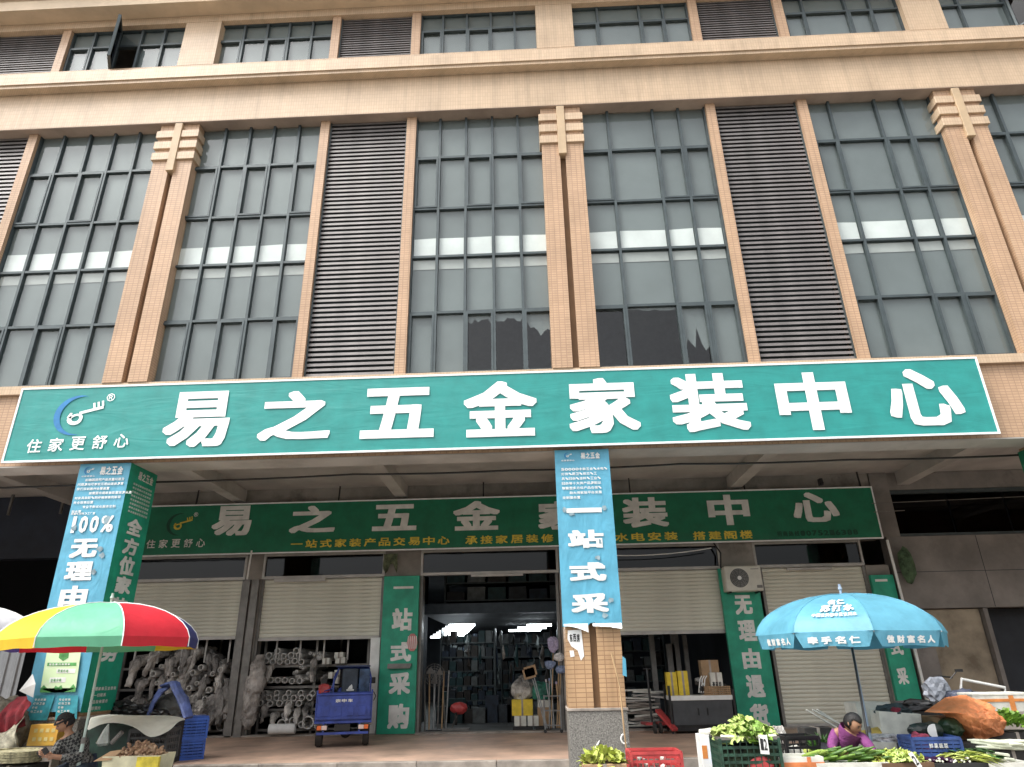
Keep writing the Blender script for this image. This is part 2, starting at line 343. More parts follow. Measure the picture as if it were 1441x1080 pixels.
# windows
def sashframe(bm, x0, x1, z0, z1, y, w=.035, d=.03):
    box(bm,x0,x0+w,y-d,y+d,z0,z1); box(bm,x1-w,x1,y-d,y+d,z0,z1); box(bm,x0+w,x1-w,y-d,y+d,z0,z0+w); box(bm,x0+w,x1-w,y-d,y+d,z1-w,z1)
pane_cache = {}
def pane(parent, x0, x1, z0, z1, y, m='glass', name='pane'):
    key = (round(x1-x0,3), round(z1-z0,3), m)
    if key not in pane_cache:
        bm = nb(); quad(bm, (0,0,0), (x1-x0,0,0), (x1-x0,0,z1-z0), (0,0,z1-z0)); pane_cache[key] = tomesh('pane', bm, M[m])
    o = inst(name, pane_cache[key], parent, (x0, y, z0)); return o
def window(xs, zs, sash, skip=(), torn=(), band=True, label=None):
    """xs, zs: bar positions; sash: set of (col,row) with an opening sash; skip: cells left open"""
    W = bpy.data.objects.new('window', None); COL.objects.link(W); W.parent = B; W.location = (0,0,0)
    if label: W['label'] = label
    bm = nb(); h = .024
    for i, x in enumerate(xs): box(bm, x-h, x+h, YW-.05, YW+.05, zs[0], zs[-1])
    for j, z in enumerate(zs):
        for a, b in zip(xs, xs[1:]): box(bm, a+h, b-h, YW-.045, YW+.045, z-h if j else z, z+h if j < len(zs)-1 else z)
    obj('window_frame', bm, M['frame'], W)
    fb = nb()
    for i, (a, b) in enumerate(zip(xs, xs[1:])):
        for j, (c, d) in enumerate(zip(zs, zs[1:])):
            if (i, j) in skip: continue
            pane(W, a+h, b-h, c+h*.9, d-h*.9, YW+.002+random.uniform(-.004,.004))
            if (i, j) in sash:
                s = nb(); sashframe(s, a+h, b-h, c+h, d-h, YW-.03); obj('sash', s, M['frame'], W)
            yf = YW+.034
            if (i, j) in torn:                          # film torn away: ragged strip left along the top
                k = torn[(i, j)]; n = 9; top = d; pts = [(a+(b-a)*t/n, top-(d-c)*max(.02, k*(.6+.8*random.random()))) for t in range(n+1)]
                for p, q in zip(pts, pts[1:]): quad(fb, (p[0],yf,p[1]), (q[0],yf,q[1]), (q[0],yf,top), (p[0],yf,top))
            else: quad(fb, (a,yf,c),(b,yf,c),(b,yf,d),(a,yf,d))
    obj('window_film', fb, M['film'], W)
    if band:
        for (a, b) in zip(xs, xs[1:]):
            for nm, z0, z1, mm in (('paper_strip', 8.60, 9.0, 'paper'), ('paper_strip', 8.30, 8.50, 'paper2')):
                s = nb(); e = .035; dz = random.uniform(-.012,.012)
                quad(s, (a+e,YW+.024,z0), (b-e,YW+.024,z0+dz*.4), (b-e,YW+.024,z1+dz), (a+e,YW+.024,z1-dz)); obj(nm, s, M[mm], W)
    return W
def louvre(x0, x1, z0, z1, n):
    Lv = bpy.data.objects.new('louvre', None); COL.objects.link(Lv); Lv.parent = B; Lv.location = (x0, YW, z0)
    bm = nb(); W_ = x1-x0; H = z1-z0
    box(bm,-.001,.03,-.06,.05,0,H); box(bm,W_-.03,W_+.001,-.06,.05,0,H); box(bm,.03,W_-.03,.12,.14,0,H); obj('louvre_frame', bm, M['frame'], Lv)
    p = H/n; bm = nb(); w2 = W_-.06
    vs = [(0,-.050,-.36*p),(0,.055,.22*p),(0,.055,.40*p),(0,-.040,.20*p)]
    A = [bm.verts.new(v) for v in vs]; C_ = [bm.verts.new((w2,v[1],v[2])) for v in vs]
    for k in range(4): bm.faces.new((A[k],A[(k+1)%4],C_[(k+1)%4],C_[k]))
    bm.faces.new(A[::-1]); bm.faces.new(C_)
    me = tomesh('slat', bm, M['louver'])
    for k in range(n): inst('slat', me, Lv, (.03, 0, (k+.5)*p), rot=(random.uniform(-.03,.03), random.uniform(-.0015,.0015), 0))
ZS = [Z0-.03, Z1, Z2, Z3, Z4, Z5+.1]
UZ = [13.72, 14.56, 15.06]
A5 = [wx(v) for v in (-3.03,-2.53,-1.98,-1.43,-.89,-.33)]            # five-light window left of a pilaster
L5 = [wx(v) for v in (-7.75,-7.17,-6.63,-6.11,-5.57,-5.08)]
C4 = [wx(v) for v in (.35,1.01,1.96,2.50,3.05)]
D4 = [wx(v) for v in (5.15,5.63,6.58,7.12,7.72)]
S5 = {(0,3),(2,3),(4,3),(0,0),(2,0),(4,0)}; S4 = {(0,3),(2,3),(3,3),(0,0),(2,0),(3,0)}
def pier(x0, x1):
    bpart('thin_pier', [(wx(x0),wx(x1),.02,.5,6.065,Z5-.016)], M['tile'])
    bpart('thin_pier', [(wx(x0),wx(x1),.02,.5,13.73,15.05)], M['tile'])
for x0, x1 in ((-5.08,-4.89),(-3.23,-3.03),(3.06,3.25),(4.95,5.15),(-11.46,-11.27),(-13.3,-13.1),(11.1,11.3)): pier(x0, x1)
window(A5, ZS, S5, torn={(2,0):.16,(3,0):.12,(4,0):.3}); window(L5, ZS, S5)
window(C4, ZS, S4, torn={(0,0):.04,(1,0):.05,(2,0):.55})
window(D4, ZS, S4)
LL = [wx(v) for v in (-11.27,-10.74,-10.16,-9.61,-9.07,-8.4)]
window(LL, ZS, {(0,3),(2,3),(0,0),(2,0)}); window([wx(v) for v in (8.35,9.01,9.96,10.5,11.1)], ZS, S4)
window([wx(v) for v in (-16,-15,-14.2,-13.3)], ZS, set())
louvre(wx(-4.89), wx(-3.23), Z0, Z5, 58); louvre(wx(3.25), wx(4.95), Z0, Z5, 58); louvre(wx(-13.1), wx(-11.46), Z0, Z5, 58)
Wu = window(A5, UZ, {(0,0),(2,0)}, band=False); window(L5, UZ, {(0,0),(2,0)}, band=False)
window(C4, UZ, {(0,0),(2,0)}, band=False); window(D4, UZ, {(0,0),(2,0)}, band=False)
TL = window(LL, UZ, {(0,0)}, skip={(2,0)}, band=False); TR = window([wx(v) for v in (8.5,9.05,10.05,10.6,11.1)], UZ, set(), skip={(2,0)}, band=False)
louvre(wx(-4.89), wx(-3.23), 13.72, 15.06, 19); louvre(wx(3.25), wx(4.95), 13.72, 15.06, 19); louvre(wx(-13.1), wx(-11.46), 13.72, 15.06, 19)
def open_sash(parent, x, w_, z0, z1, ang, hinge=1):
    s = bpy.data.objects.new('open_sash', None); COL.objects.link(s); s.parent = parent; s.location = (x, YW-.05, z0); s.rotation_euler = (0,0,ang)
    bm = nb(); sashframe(bm, 0, w_*hinge, 0, z1-z0, 0, .045*hinge if hinge > 0 else -.045); s2 = obj('sash_frame', bm, M['frame'], None); s2.parent = s
    return s, s2
def sash_leaf(parent, x, y, z0, w_, h_, ang, label=None):
    bm = nb(); sashframe(bm, 0, w_, 0, h_, 0, .045)
    o = obj('open_sash', bm, M['frame'], parent, loc=(x,y,z0), rot=ang, label=label); pane_ = nb(); box(pane_, .045, w_-.045, -.003, .003, .045, h_-.045)
    obj('pane', pane_, M['glass_dark'], o)
sash_leaf(TL, LL[2]+.03, YW-.05, 13.75, .52, 1.25, (math.radians(0),0,math.radians(-62)), 'top window sash swung open over the street')
sash_leaf(TR, wx(10.05)+.03, YW-.05, 13.75, .52, 1.25, (0,0,math.radians(-55)))
# room behind the upper windows
bpart('upper_room_wall', [(XL,XR,3.5,3.6,6.2,16)], mat('dim_room_wall', (.22,.235,.235), .8, .3, .8)); bpart('floor_slab', [(XL,XR,.5,9,5.9,6.1),(XL,XR,.55,3.5,12.2,12.6),(XL,XR,.6,9,16.1,16.4)], M['concrete'])
# broom left behind the glass of the right window
bm = nb(); a = at(1262,462,.32); b = at(1358,463,.32); tube(bm, [a,b], .02, 6); bro = obj('broom_handle', bm, mat('pink_handle', (.62,.22,.17), .5), B, world=True)
bm = nb(); a0 = at(1247,456,.3)
for k in range(26):
    e = a0 + Vector((.12+random.uniform(0,.38), random.uniform(-.02,.04), -.1-random.uniform(0,.32))); tube(bm, [a0+Vector((random.uniform(-.02,.05),0,random.uniform(-.02,.04))), e], .008, 4)
obj('broom_head', bm, mat('pink_bristle', (.50,.26,.23), .8), B, world=True)
# ------------------------------------------------------------ arcade columns
def column(cx):
    p = bpy.data.objects.new('arcade_column', None); COL.objects.link(p); p.parent = B; p.location = (cx, 0, 0)
    bm = nb(); box(bm,-.41,-.05,0,.4,.73,4.599); box(bm,.05,.41,0,.4,.73,4.599); box(bm,-.41,.41,.4,.78,.73,4.599); obj('tiled_shaft', bm, M['tile_col'], p)
    bm = nb(); box(bm,-.049,.049,.07,.398,.73,4.598); obj('groove', bm, M['groove'], p)
    bm = nb(); box(bm,-.42,.42,-.015,.80,-.40,.69,.004); obj('granite_base', bm, M['granite'], p)
    bm = nb(); box(bm,-.435,.435,-.03,.815,.691,.729,.006); obj('base_cap', bm, M['kerb'], p)
for cx in (-16,-8,0,8,16): column(cx)
# soffit and cross beams
bpart('arcade_soffit', [(XL,XR,.55,9,5.42,5.6)], M['ceiling'])
for cx in (-16,-12,-8,-4,0,4,8,12,16):
    bm = nb(); d0, d1 = 5.16, 5.12
    vs = [(cx-.14,.551,5.419),(cx+.14,.551,5.419),(cx+.14,.551,d0),(cx-.14,.551,d0),(cx-.14,5.329,5.419),(cx+.14,5.329,5.419),(cx+.14,5.329,d1),(cx-.14,5.329,d1)]
    v = [bm.verts.new(q) for q in vs]
    for f in ((0,1,2,3),(4,7,6,5),(0,4,5,1),(1,5,6,2),(2,6,7,3),(3,7,4,0)): bm.faces.new([v[i] for i in f])
    obj('cross_beam', bm, M['ceiling'], B, world=True)
bpart('long_beam', [(XL,XR,2.6,2.85,5.27,5.418)], M['ceiling'])
# ------------------------------------------------------------ shop wall (its face at Y = 5.33)
YB = 5.33
cols = [(-10.75,-10.55),(-7.62,-7.22),(-4.33,-3.48),(-.28,.28),(3.45,4.22),(6.68,7.2)]
for a, b in cols: bpart('wall_pier', [(a,b,YB-.02 if b-a>.25 else YB,YB+.4,.001,3.28)], M['concrete'])
bpart('shop_wall', [(-10.75,7.2,YB+.001,YB+.38,3.88,5.419)], M['concrete'])
for (a, b), (c, d) in zip(cols, cols[1:]):
    bpart('transom_frame', [(b,c,YB-.03,YB+.1,3.28,3.34),(b,c,YB-.03,YB+.1,3.80,3.86),(b,b+.05,YB-.03,YB+.1,3.34,3.80),(c-.05,c,YB-.03,YB+.1,3.34,3.80)], M['alu'])
    bpart('transom_glass', [(b+.05,c-.05,YB+.02,YB+.03,3.34,3.80)], M['glass_dark']); bpart('wall_above_pier', [(a,b,YB-.015,YB+.3,3.281,3.879)], M['concrete'])
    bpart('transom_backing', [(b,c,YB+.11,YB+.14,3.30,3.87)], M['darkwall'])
def shutter(x0, x1, zb, zt=3.27, label=None):
    s = bpy.data.objects.new('roller_shutter', None); COL.objects.link(s); s.parent = B; s.location = (x0, YB+.06, zb)
    if label: s['label'] = label
    W_ = x1-x0; n = int(round((zt-zb)/.082)); p = (zt-zb)/n
    bm = nb(); prof = [(0,0),(-.012,.18*p),(-.018,.5*p),(-.012,.82*p),(0,p*.93),(.008,p*.96),(.008,p*.999)]
    P = [(bm.verts.new((0,y,z)), bm.verts.new((W_,y,z))) for y, z in prof]
    for a, b in zip(P, P[1:]): bm.faces.new((a[0],a[1],b[1],b[0]))
    me = tomesh('shutter_slat', bm, M['shutter'])
    for k in range(n): inst('shutter_slat', me, s, (0, 0, k*p))
    bm = nb(); box(bm, 0, W_, -.03, .02, -.07, -.001); obj('bottom_bar', bm, M['alu'], s)
    for q in (-.06, W_): bm = nb(); box(bm,q,q+.06,-.06,.05,-zb,zt-zb); obj('guide_rail', bm, M['rail'], s)
    bm = nb(); box(bm,.0,W_,-.05,.3,zt-zb+.001,zt-zb+.012); obj('head_strip', bm, M['alu'], s)
    return s
shutter(-10.49,-7.68,2.05); shutter(-7.16,-4.39,2.0); shutter(.34,3.39,1.97); shutter(4.36,6.62,.08, label='roller shutter pulled fully down')
bpart('steel_post', [(-7.60,-7.46,YB-.10,YB-.021,0.001,3.27),(-7.40,-7.24,YB-.12,YB-.021,0.001,3.27)], M['rail'])
bpart('door_reveal', [(-4.56,-4.35,YB-.04,YB+.05,.001,1.95)], M['white'])
bpart('lintel_strip', [(-6.9,-5.7,YB-.09,YB-.04,3.20,3.27),(-2.3,-1.1,YB-.09,YB-.04,3.22,3.27),(4.9,5.9,YB-.09,YB-.04,3.20,3.25)], M['alu'])
bpart('door_jamb', [(-3.47,-3.42,YB-.02,YB+.3,.001,3.27),(-.36,-.30,YB-.02,YB+.3,.001,3.27)], M['rail'])
# right-hand neighbour unit
bpart('grey_wall', [(7.3,XR,YB-.03,YB+.3,2.32,3.90),(7.21,7.62,YB-.04,YB+.3,3.901,5.41),(7.3,7.52,YB-.03,YB+.3,.001,2.319)], M['greywall'])
bpart('wall_joint', [(7.3,XR,YB-.034,YB-.029,3.10,3.112),(9.3,9.312,YB-.034,YB-.029,2.33,3.89)], M['darkwall'])
bpart('window_band_frame', [(7.63,XR,YB,YB+.1,4.90,4.99),(7.63,XR,YB,YB+.1,3.91,3.97)], M['frame'])
for i in range(8): bpart('window_glass', [(7.66+i*1.3,7.66+i*1.3+1.26,YB+.04,YB+.05,3.98,4.89)], M['glass_dark'])
bpart('window_backing', [(7.6,XR,YB+.2,YB+.25,3.9,5.41)], M['darkwall']); bpart('wall_head', [(7.63,XR,YB+.001,YB+.2,5.0,5.41)], M['greywall'])
bpart('timber_panel', [(7.85,9.0,YB+.1,YB+.16,.001,2.30)], mat('stained_beige_board', (.30,.25,.18), .8, .2, 2., stain=((.16,.12,.08), 2., .58)), label='stained beige board closing the opening')
bpart('dark_doorway', [(7.52,XR,YB+.5,YB+.55,.001,2.31)], M['darkwall']); bpart('wall_pier', [(9.03,9.12,YB-.02,YB+.3,.001,2.31),(10.9,11.1,YB-.02,YB+.3,.001,2.31)], M['greywall'])
bpart('grey_panel', [(7.525,7.84,YB+.05,YB+.1,.001,2.30)], M['greywall'])
# left-hand dark unit
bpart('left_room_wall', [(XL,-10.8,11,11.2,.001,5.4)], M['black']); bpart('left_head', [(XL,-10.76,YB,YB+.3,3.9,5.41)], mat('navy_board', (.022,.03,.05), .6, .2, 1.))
bpart('left_hangers', [(-12.3,-12.25,YB-.3,YB-.25,4.9,5.41),(-13.6,-13.55,YB-.3,YB-.25,4.9,5.41)], M['rail'])
# interior walls of the shops
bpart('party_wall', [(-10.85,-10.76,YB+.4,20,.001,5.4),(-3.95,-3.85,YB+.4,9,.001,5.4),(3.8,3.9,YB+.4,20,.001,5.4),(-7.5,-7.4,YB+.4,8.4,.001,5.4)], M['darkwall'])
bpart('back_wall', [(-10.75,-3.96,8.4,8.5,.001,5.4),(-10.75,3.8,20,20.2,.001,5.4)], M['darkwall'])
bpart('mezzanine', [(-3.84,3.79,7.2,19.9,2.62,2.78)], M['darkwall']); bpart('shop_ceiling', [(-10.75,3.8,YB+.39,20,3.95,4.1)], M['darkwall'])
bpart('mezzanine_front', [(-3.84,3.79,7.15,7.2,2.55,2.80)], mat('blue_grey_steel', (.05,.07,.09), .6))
for k, (x0, x1) in enumerate(((7.4,22),)):
    pass
bpart('rear_block', [(XL,XR,20.3,20.5,.001,16),(XL,XL+.2,.6,20,0.001,16),(XR-.2,XR,.6,20,.001,16)], M['greywall'])
bpart('roof_slab', [(XL,XR,.9,20.5,16.5,16.7)], M['concrete'])
bpart('floor_edge', [(-10.7,7.1,YB-.1,YB+.2,.001,.03)], M['kerb'])

# the block across the street, behind the viewer
OB = thing('opposite_building', 'plain grey market block across the street, mirrored in the tall windows', 'building', (0,-38,-.35))
bpart('wall', [(-45,45,-50,-38,-.35,7.5)], M['plain'], OB)
bpart('roof_edge', [(-45.3,45.3,-50.3,-37.5,7.51,7.9)], M['concrete'], OB)
for i in range(14): bpart('window', [(-43+i*6.3,-39+i*6.3,-37.99,-37.9,4,6),(-43+i*6.3,-39+i*6.3,-37.99,-37.9,6.2,7.2)], M['frame'], OB)

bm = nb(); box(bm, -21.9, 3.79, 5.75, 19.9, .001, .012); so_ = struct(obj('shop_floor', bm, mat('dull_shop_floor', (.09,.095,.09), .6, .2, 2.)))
# ================================================================== SIGNS
def banner(name, label, x0, x1, z0, z1, Y, m, edge=.032, back=.05):
    t = thing(name, label, 'banner', ((x0+x1)/2, Y, z0))
    bm = nb(); nx = int((x1-x0)/.12); nz = 10; g = []
    for i in range(nx+1):
        row = []
        for j in range(nz+1):
            x = x0+(x1-x0)*i/nx; z = z0+(z1-z0)*j/nz; e = min(1, min(i, nx-i, j, nz-j)/1.5)
            row.append(bm.verts.new((x, Y+e*.006*noise.noise(Vector((x*1.1+z*1.2, z*3.5, 0))), z)))
        g.append(row)
    for i in range(nx):
        for j in range(nz): bm.faces.new((g[i][j], g[i+1][j], g[i+1][j+1], g[i][j+1]))
    obj('vinyl_sheet', bm, m, t, smooth=True, world=True)
    bm = nb(); e = edge; yy = Y-.012
    for q in ((x0,x1,z0,z0+e),(x0,x1,z1-e,z1),(x0,x0+e,z0+e,z1-e),(x1-e,x1,z0+e,z1-e)): box(bm, q[0], q[1], yy, Y+.02, q[2], q[3])
    obj('white_border', bm, M['white_edge'], t, world=True)
    bm = nb(); box(bm, x0+.02, x1-.02, Y+.025, Y+back, z0+.02, z1-.02); obj('backing_frame', bm, M['rail'], t, world=True)
    return t
def logo(t, Y, cx, cz, s, key, swoosh, r_m):
    """crescent swoosh behind a small key"""
    bm = nb(); n = 20; pts = []
    for k in range(n+1):
        a = math.radians(70+k*215/n); ro = s*.62; w_ = s*.17*math.sin(math.pi*k/n)
        pts.append((Vector((cx-.12*s+ro*math.cos(a)*1.05, Y-.012, cz-.02*s+ro*math.sin(a)*.95)), Vector((cx-.12*s+(ro-w_)*math.cos(a)*1.05, Y-.012, cz-.02*s+(ro-w_)*math.sin(a)*.95))))
    for p, q in zip(pts, pts[1:]): quad(bm, p[0], q[0], q[1], p[1])
    obj('logo_swoosh', bm, M[swoosh], t, world=True)
    bm = nb(); th = math.radians(14); u = Vector((math.cos(th),0,math.sin(th))); v = Vector((-math.sin(th),0,math.cos(th))); o = Vector((cx-.10*s, Y-.016, cz))
    P = lambda a, b: o+u*a*s+v*b*s
    n = 18
    for k in range(n):                                  # bow of the key: a leaning D ring
        a0, a1 = 2*math.pi*k/n, 2*math.pi*(k+1)/n
        f = lambda a, r: P(-.05+r*math.cos(a)*(1.25 if math.cos(a)<0 else .95), -.10+r*math.sin(a)*(1 if math.sin(a)<0 else .62))
        quad(bm, f(a0,.2), f(a1,.2), f(a1,.10), f(a0,.10))
    quad(bm, P(-.30,-.02), P(-.20,.10), P(-.14,.08), P(-.18,-.08))
    quad(bm, P(.05,-.02), P(.72,-.02), P(.72,.06), P(.05,.06))
    for a in (.44,.56,.68): quad(bm, P(a,.06), P(a+.06,.06), P(a+.06,.22), P(a,.22))
    obj('logo_key', bm, M[key], t, world=True)
    if r_m:
        write('registered_mark', [('®', cx+.62*s, cx+.86*s, cz+.36*s, cz+.60*s)], front(Y-.010), M[r_m], t, .006)
YA = -.16
ban = banner('main_banner', 'long teal banner with big white characters above the arcade', -9.74, 6.70, 4.60, 5.96, YA, M['teal'])
big = [('易',-7.06,-5.93,4.78,5.78),('之',-5.42,-4.19,4.85,5.73),('五',-3.68,-2.44,4.83,5.73),('金',-1.94,-.71,4.80,5.79),('家',-.18,.99,4.81,5.79),('装',1.52,2.78,4.78,5.81),('中',3.27,4.44,4.75,5.77),('心',5.05,6.25,4.77,5.77)]
def wmap(Y): return lambda u, v, n: Vector((u, Y-.010-n, v))
for s, *b in big: write('big_character', [(s,*b)], wmap(YA), M['white_print'], ban, .031)
for i, c in enumerate('住家更舒心'): write('slogan_character', [(c, -9.36+i*.375, -9.36+i*.375+.25, 4.76+i*.012, 5.0+i*.012)], wmap(YA), M['white_print'], ban, .014)
logo(ban, YA, -8.55, 5.43, .62, 'white_print', 'logo_blue', 'white_print')
# bottom lip and lamp-less frame under the banner
YG = 5.08
bk = banner('inner_banner', 'dark green shop banner hung inside the arcade, with yellow text along its foot', -10.12, 7.12, 3.83, 5.04, YG, M['green_sign'], .03)
inn = [('易',-8.49,-7.54,4.27,4.98),('之',-6.61,-5.52,4.29,4.93),('五',-4.63,-3.58,4.29,4.91),('金',-2.71,-1.61,4.25,4.94),('家',-.71,.34,4.22,4.89),('装',1.27,2.32,4.22,4.92),('中',3.25,4.21,4.22,4.93),('心',5.20,6.25,4.24,4.93)]
for s, *b in inn: write('big_character', [(s,*b)], wmap(YG), M['dull_print'], bk, .035)
def run(text, x0, x1, z0, z1, cw=.8):
    n = len(text); p = (x1-x0)/n; return [(c, x0+i*p, x0+i*p+p*cw, z0, z1) for i, c in enumerate(text) if c != ' ']
for a in (('一站式家装产品交易中心',-6.53,-2.72,3.94,4.13),('承接家居装修',-2.42,-.30,3.93,4.12),('水电安装',1.05,2.56,3.91,4.10),('搭建阁楼',2.84,4.26,3.90,4.09)): write('yellow_line', run(*a), wmap(YG), M['yellow_print'], bk, .025)
for a in run('住家更舒心',-10.0,-8.5,4.02,4.22,.7): write('slogan_character', [a], wmap(YG), M['dull_print'], bk, .016)
write('dark_line', run('招商热线·0752-6388',4.75,6.6,3.93,4.05,.8), wmap(YG), M['dark_print'], bk, .03)
logo(bk, YG, -9.25, 4.58, .45, 'yellow_print', 'dark_print', 'dull_print')
for x in (-9,-5.5,-2,1.5,4.2,6.9): bm = nb(); beam(bm, (x,YG+.06,5.0), (x,YG+.10,5.42), .03); obj('hanger', bm, M['blackm'], bk, world=True)
# ---- wrap on the middle column (torn at the foot)
def sheet_wrap(parent, x0, x1, z0, z1, Y, m, name='vinyl_sheet', tear=0., seed=0, n=24, wav=.006):
    bm = nb(); top = []; bot = []
    nz = 30; g = []
    for i in range(n+1):
        x = x0+(x1-x0)*i/n; zz = z0 + tear*(.5+.5*noise.noise(Vector((i*.31+seed, seed, 1)))) + (tear*.9 if abs(i-n/2) < 1.6 and tear else 0)
        g.append([bm.verts.new((x, Y+wav*noise.noise(Vector((x*3, (zz+(z1-zz)*j/nz)*1.6, seed))), zz+(z1-zz)*j/nz)) for j in range(nz+1)])
    for i in range(n):
        for j in range(nz): bm.faces.new((g[i][j], g[i+1][j], g[i+1][j+1], g[i][j+1]))
    return obj(name, bm, m, parent, smooth=True, world=True)
def smap(Y, x0, lean=0): return lambda u, v, n: Vector((u, Y-.009-n, v))
mid = thing('column_banner', 'sky blue banner on the middle column, its foot torn off', 'banner', (0,-.02,1.8))
sheet_wrap(mid, -.445, .445, 1.80, 4.58, -.03, M['sky_vinyl'], tear=.06, seed=3)
bm = nb()                                                              # white reverse of the torn edge, curled forward
for (x0, x1, s_) in ((-.43,-.07,1),(.0,.43,-1)):
    n = 10; top = []; bt = []
    for i in range(n+1):
        u = i/n; x = x0+(x1-x0)*u; d = .05+.09*((1-u) if s_ > 0 else u*.6)*(.5+random.random()*.5) if s_ < 0 else .04+.12*u*u
        top.append((x,-.045,1.87)); bt.append((x,-.075-.03*random.random(),1.87-d*.8))
    for i in range(n): quad(bm, top[i], top[i+1], bt[i+1], bt[i])
obj('curled_edge', bm, M['white_edge'], mid, world=True)
write('heading', run('易之五金',-.02,.30,4.42,4.52,.92), smap(-.03,0), M['white'], mid, .03)
logo(mid, -.03, -.22, 4.48, .09, 'white', 'logo_blue', None)
write('small_caption', run('住家更舒心',-.34,-.12,4.385,4.41,.85), smap(-.03,0), M['white'], mid, .02)
lines = ['50000+款五金、水电、','灯饰、厨卫、锁芯、工','具、日杂、涂料、工业、','日杂等十大类产品，配以','智能型多方位产品仓储、','  助大湾家装平台发展','定制服务！']
for i, l in enumerate(lines): write('text_line', run(l, -.35, -.35+len(l)*.058, 4.27-i*.078-.045, 4.27-i*.078, .9), smap(-.03,0), M['white'], mid, .02)
for s, z0, z1 in (('一',3.36,3.78),('站',2.98,3.26),('式',2.48,2.76),('采',2.02,2.30)):
    write('big_character', [(s,-.30,.26,z0,z1)], smap(-.03,0), M['white'], mid, .05)
dirt = mat('grey_glue_mark', (.26,.36,.40), .8, .2, 9.)
def patches(parent, Y, pts, m=dirt, name='glue_mark'):
    for x, z, r in pts:
        bm = nb(); n = 9; c = [Vector((x+r*math.cos(2*math.pi*k/n)*random.uniform(.5,1.15), Y, z+r*math.sin(2*math.pi*k/n)*random.uniform(.5,1.15))) for k in range(n)]
        bm.faces.new([bm.verts.new(p) for p in c]); obj(name, bm, m, parent, world=True)
patches(mid, -.0465, [(-.33,3.58,.05),(-.22,3.53,.06),(.30,3.60,.05),(.19,3.07,.05),(.15,2.83,.05),(.30,2.2,.05),(.2,1.98,.05)])
# paper scrap left on the tiles under it
sc1 = thing('paper_scrap', 'torn white paper scrap stuck on the tiles just under the torn banner', 'paper', (-.28,-.002,1.5))
bm = nb(); c = [(-.37,1.78),(-.17,1.79),(-.15,1.42),(-.20,1.36),(-.24,1.5),(-.33,1.56),(-.38,1.66)]
bm.faces.new([bm.verts.new((x,-.006,z)) for x, z in c]); bm.faces.new([bm.verts.new((x,-.006,z)) for x, z in ((-.36,1.50),(-.30,1.50),(-.29,1.42),(-.35,1.41))]); obj('scrap', bm, M['white_edge'], sc1, world=True)
write('scrap_print', run('东西房',-.35,-.19,1.62,1.73,.8), lambda u,v,n: Vector((u,-.008-n,v)), M['blackm'], sc1, .03)
# ---- wrap on the left column: blue front face and green side face
lf = thing('column_banner', 'sky blue and green banner round the left column, reading 100%', 'banner', (-8,-.02,.75))
sheet_wrap(lf, -8.45, -7.575, .80, 4.58, -.03, M['sky_vinyl'], seed=5)
bm = nb(); quad(bm, (-7.575,-.03,.78),(-7.565,.80,.78),(-7.565,.80,4.58),(-7.575,-.03,4.58)); obj('side_sheet', bm, M['green_strip'], lf, world=True)
side = lambda u, v, n: Vector((-7.572+n+.006, u, v))
write('heading', run('易之五金',-8.08,-7.68,4.38,4.52,.92), smap(-.03,0), M['white'], lf, .03)
logo(lf, -.03, -8.26, 4.46, .12, 'white', 'logo_blue', None); write('small_caption', run('住家更舒心',-8.38,-8.14,4.35,4.375,.85), smap(-.03,0), M['white'], lf, .02)
lines = ['  如确因我司产品质量问题及','问题，均可享受无理由退换，！','我们深圳惠州全覆盖！','    按需要布局家装配置链，从选','材家具装配、到终端销售到家服','务全程售后！','   专业不断优化服务定制','服务！']
for i, l in enumerate(lines): write('text_line', run(l, -8.41, -8.41+len(l)*.056, 4.32-i*.076-.045, 4.32-i*.076, .9), smap(-.03,0), M['white'], lf, .02)
write('text_line', run('质量（保障）工厂！',-8.41,-8.0,3.715,3.75,.9), smap(-.03,0), M['white'], lf, .02)
write('big_figure', [('1',-8.35,-8.29,3.42,3.69),('0',-8.23,-8.09,3.42,3.69),('0',-8.05,-7.91,3.42,3.69),('%',-7.87,-7.66,3.42,3.69)], smap(-.03,0), M['white'], lf, .029)
for s, z0, z1 in (('无',3.02,3.32),('理',2.67,2.96),('由',2.29,2.59),('退',1.92,2.20),('货',1.54,1.82)):
    write('big_character', [(s,-8.28,-7.84,z0,z1)], smap(-.03,0), M['white'], lf, .05)
patches(lf, -.0465, [(-7.78,3.62,.07),(-8.30,3.5,.05),(-7.80,3.16,.06),(-7.74,3.05,.05),(-7.82,2.80,.05)])
write('heading', run('易之五金',.22,.70,4.36,4.50,.9), side, M['dull_print'], lf, .03)
for i in range(8): write('text_line', run('装修全案建材百货定制家居'[i%3:i%3+9], .12, .72, 4.28-i*.066-.036, 4.28-i*.066, .85), side, M['dull_print'], lf, .02)
for s, z0, z1 in (('全',3.44,3.71),('方',3.12,3.39),('位',2.79,3.09),('家',2.50,2.77),('装',2.16,2.44),('服',1.82,2.10)):
    write('big_character', [(s,.18,.62,z0,z1)], side, M['dull_print'], lf, .045)
write('big_character', [('务',.18,.62,1.48,1.76)], side, M['dull_print'], lf, .045)
for i, l in enumerate(('如需家装五金咨询','扫一扫联系','精品装修服务','立即预约')):
    write('text_line', run(l,.12,.12+len(l)*.08,1.12-i*.09-.05,1.12-i*.09,.85), side, M['dull_print'], lf, .025)
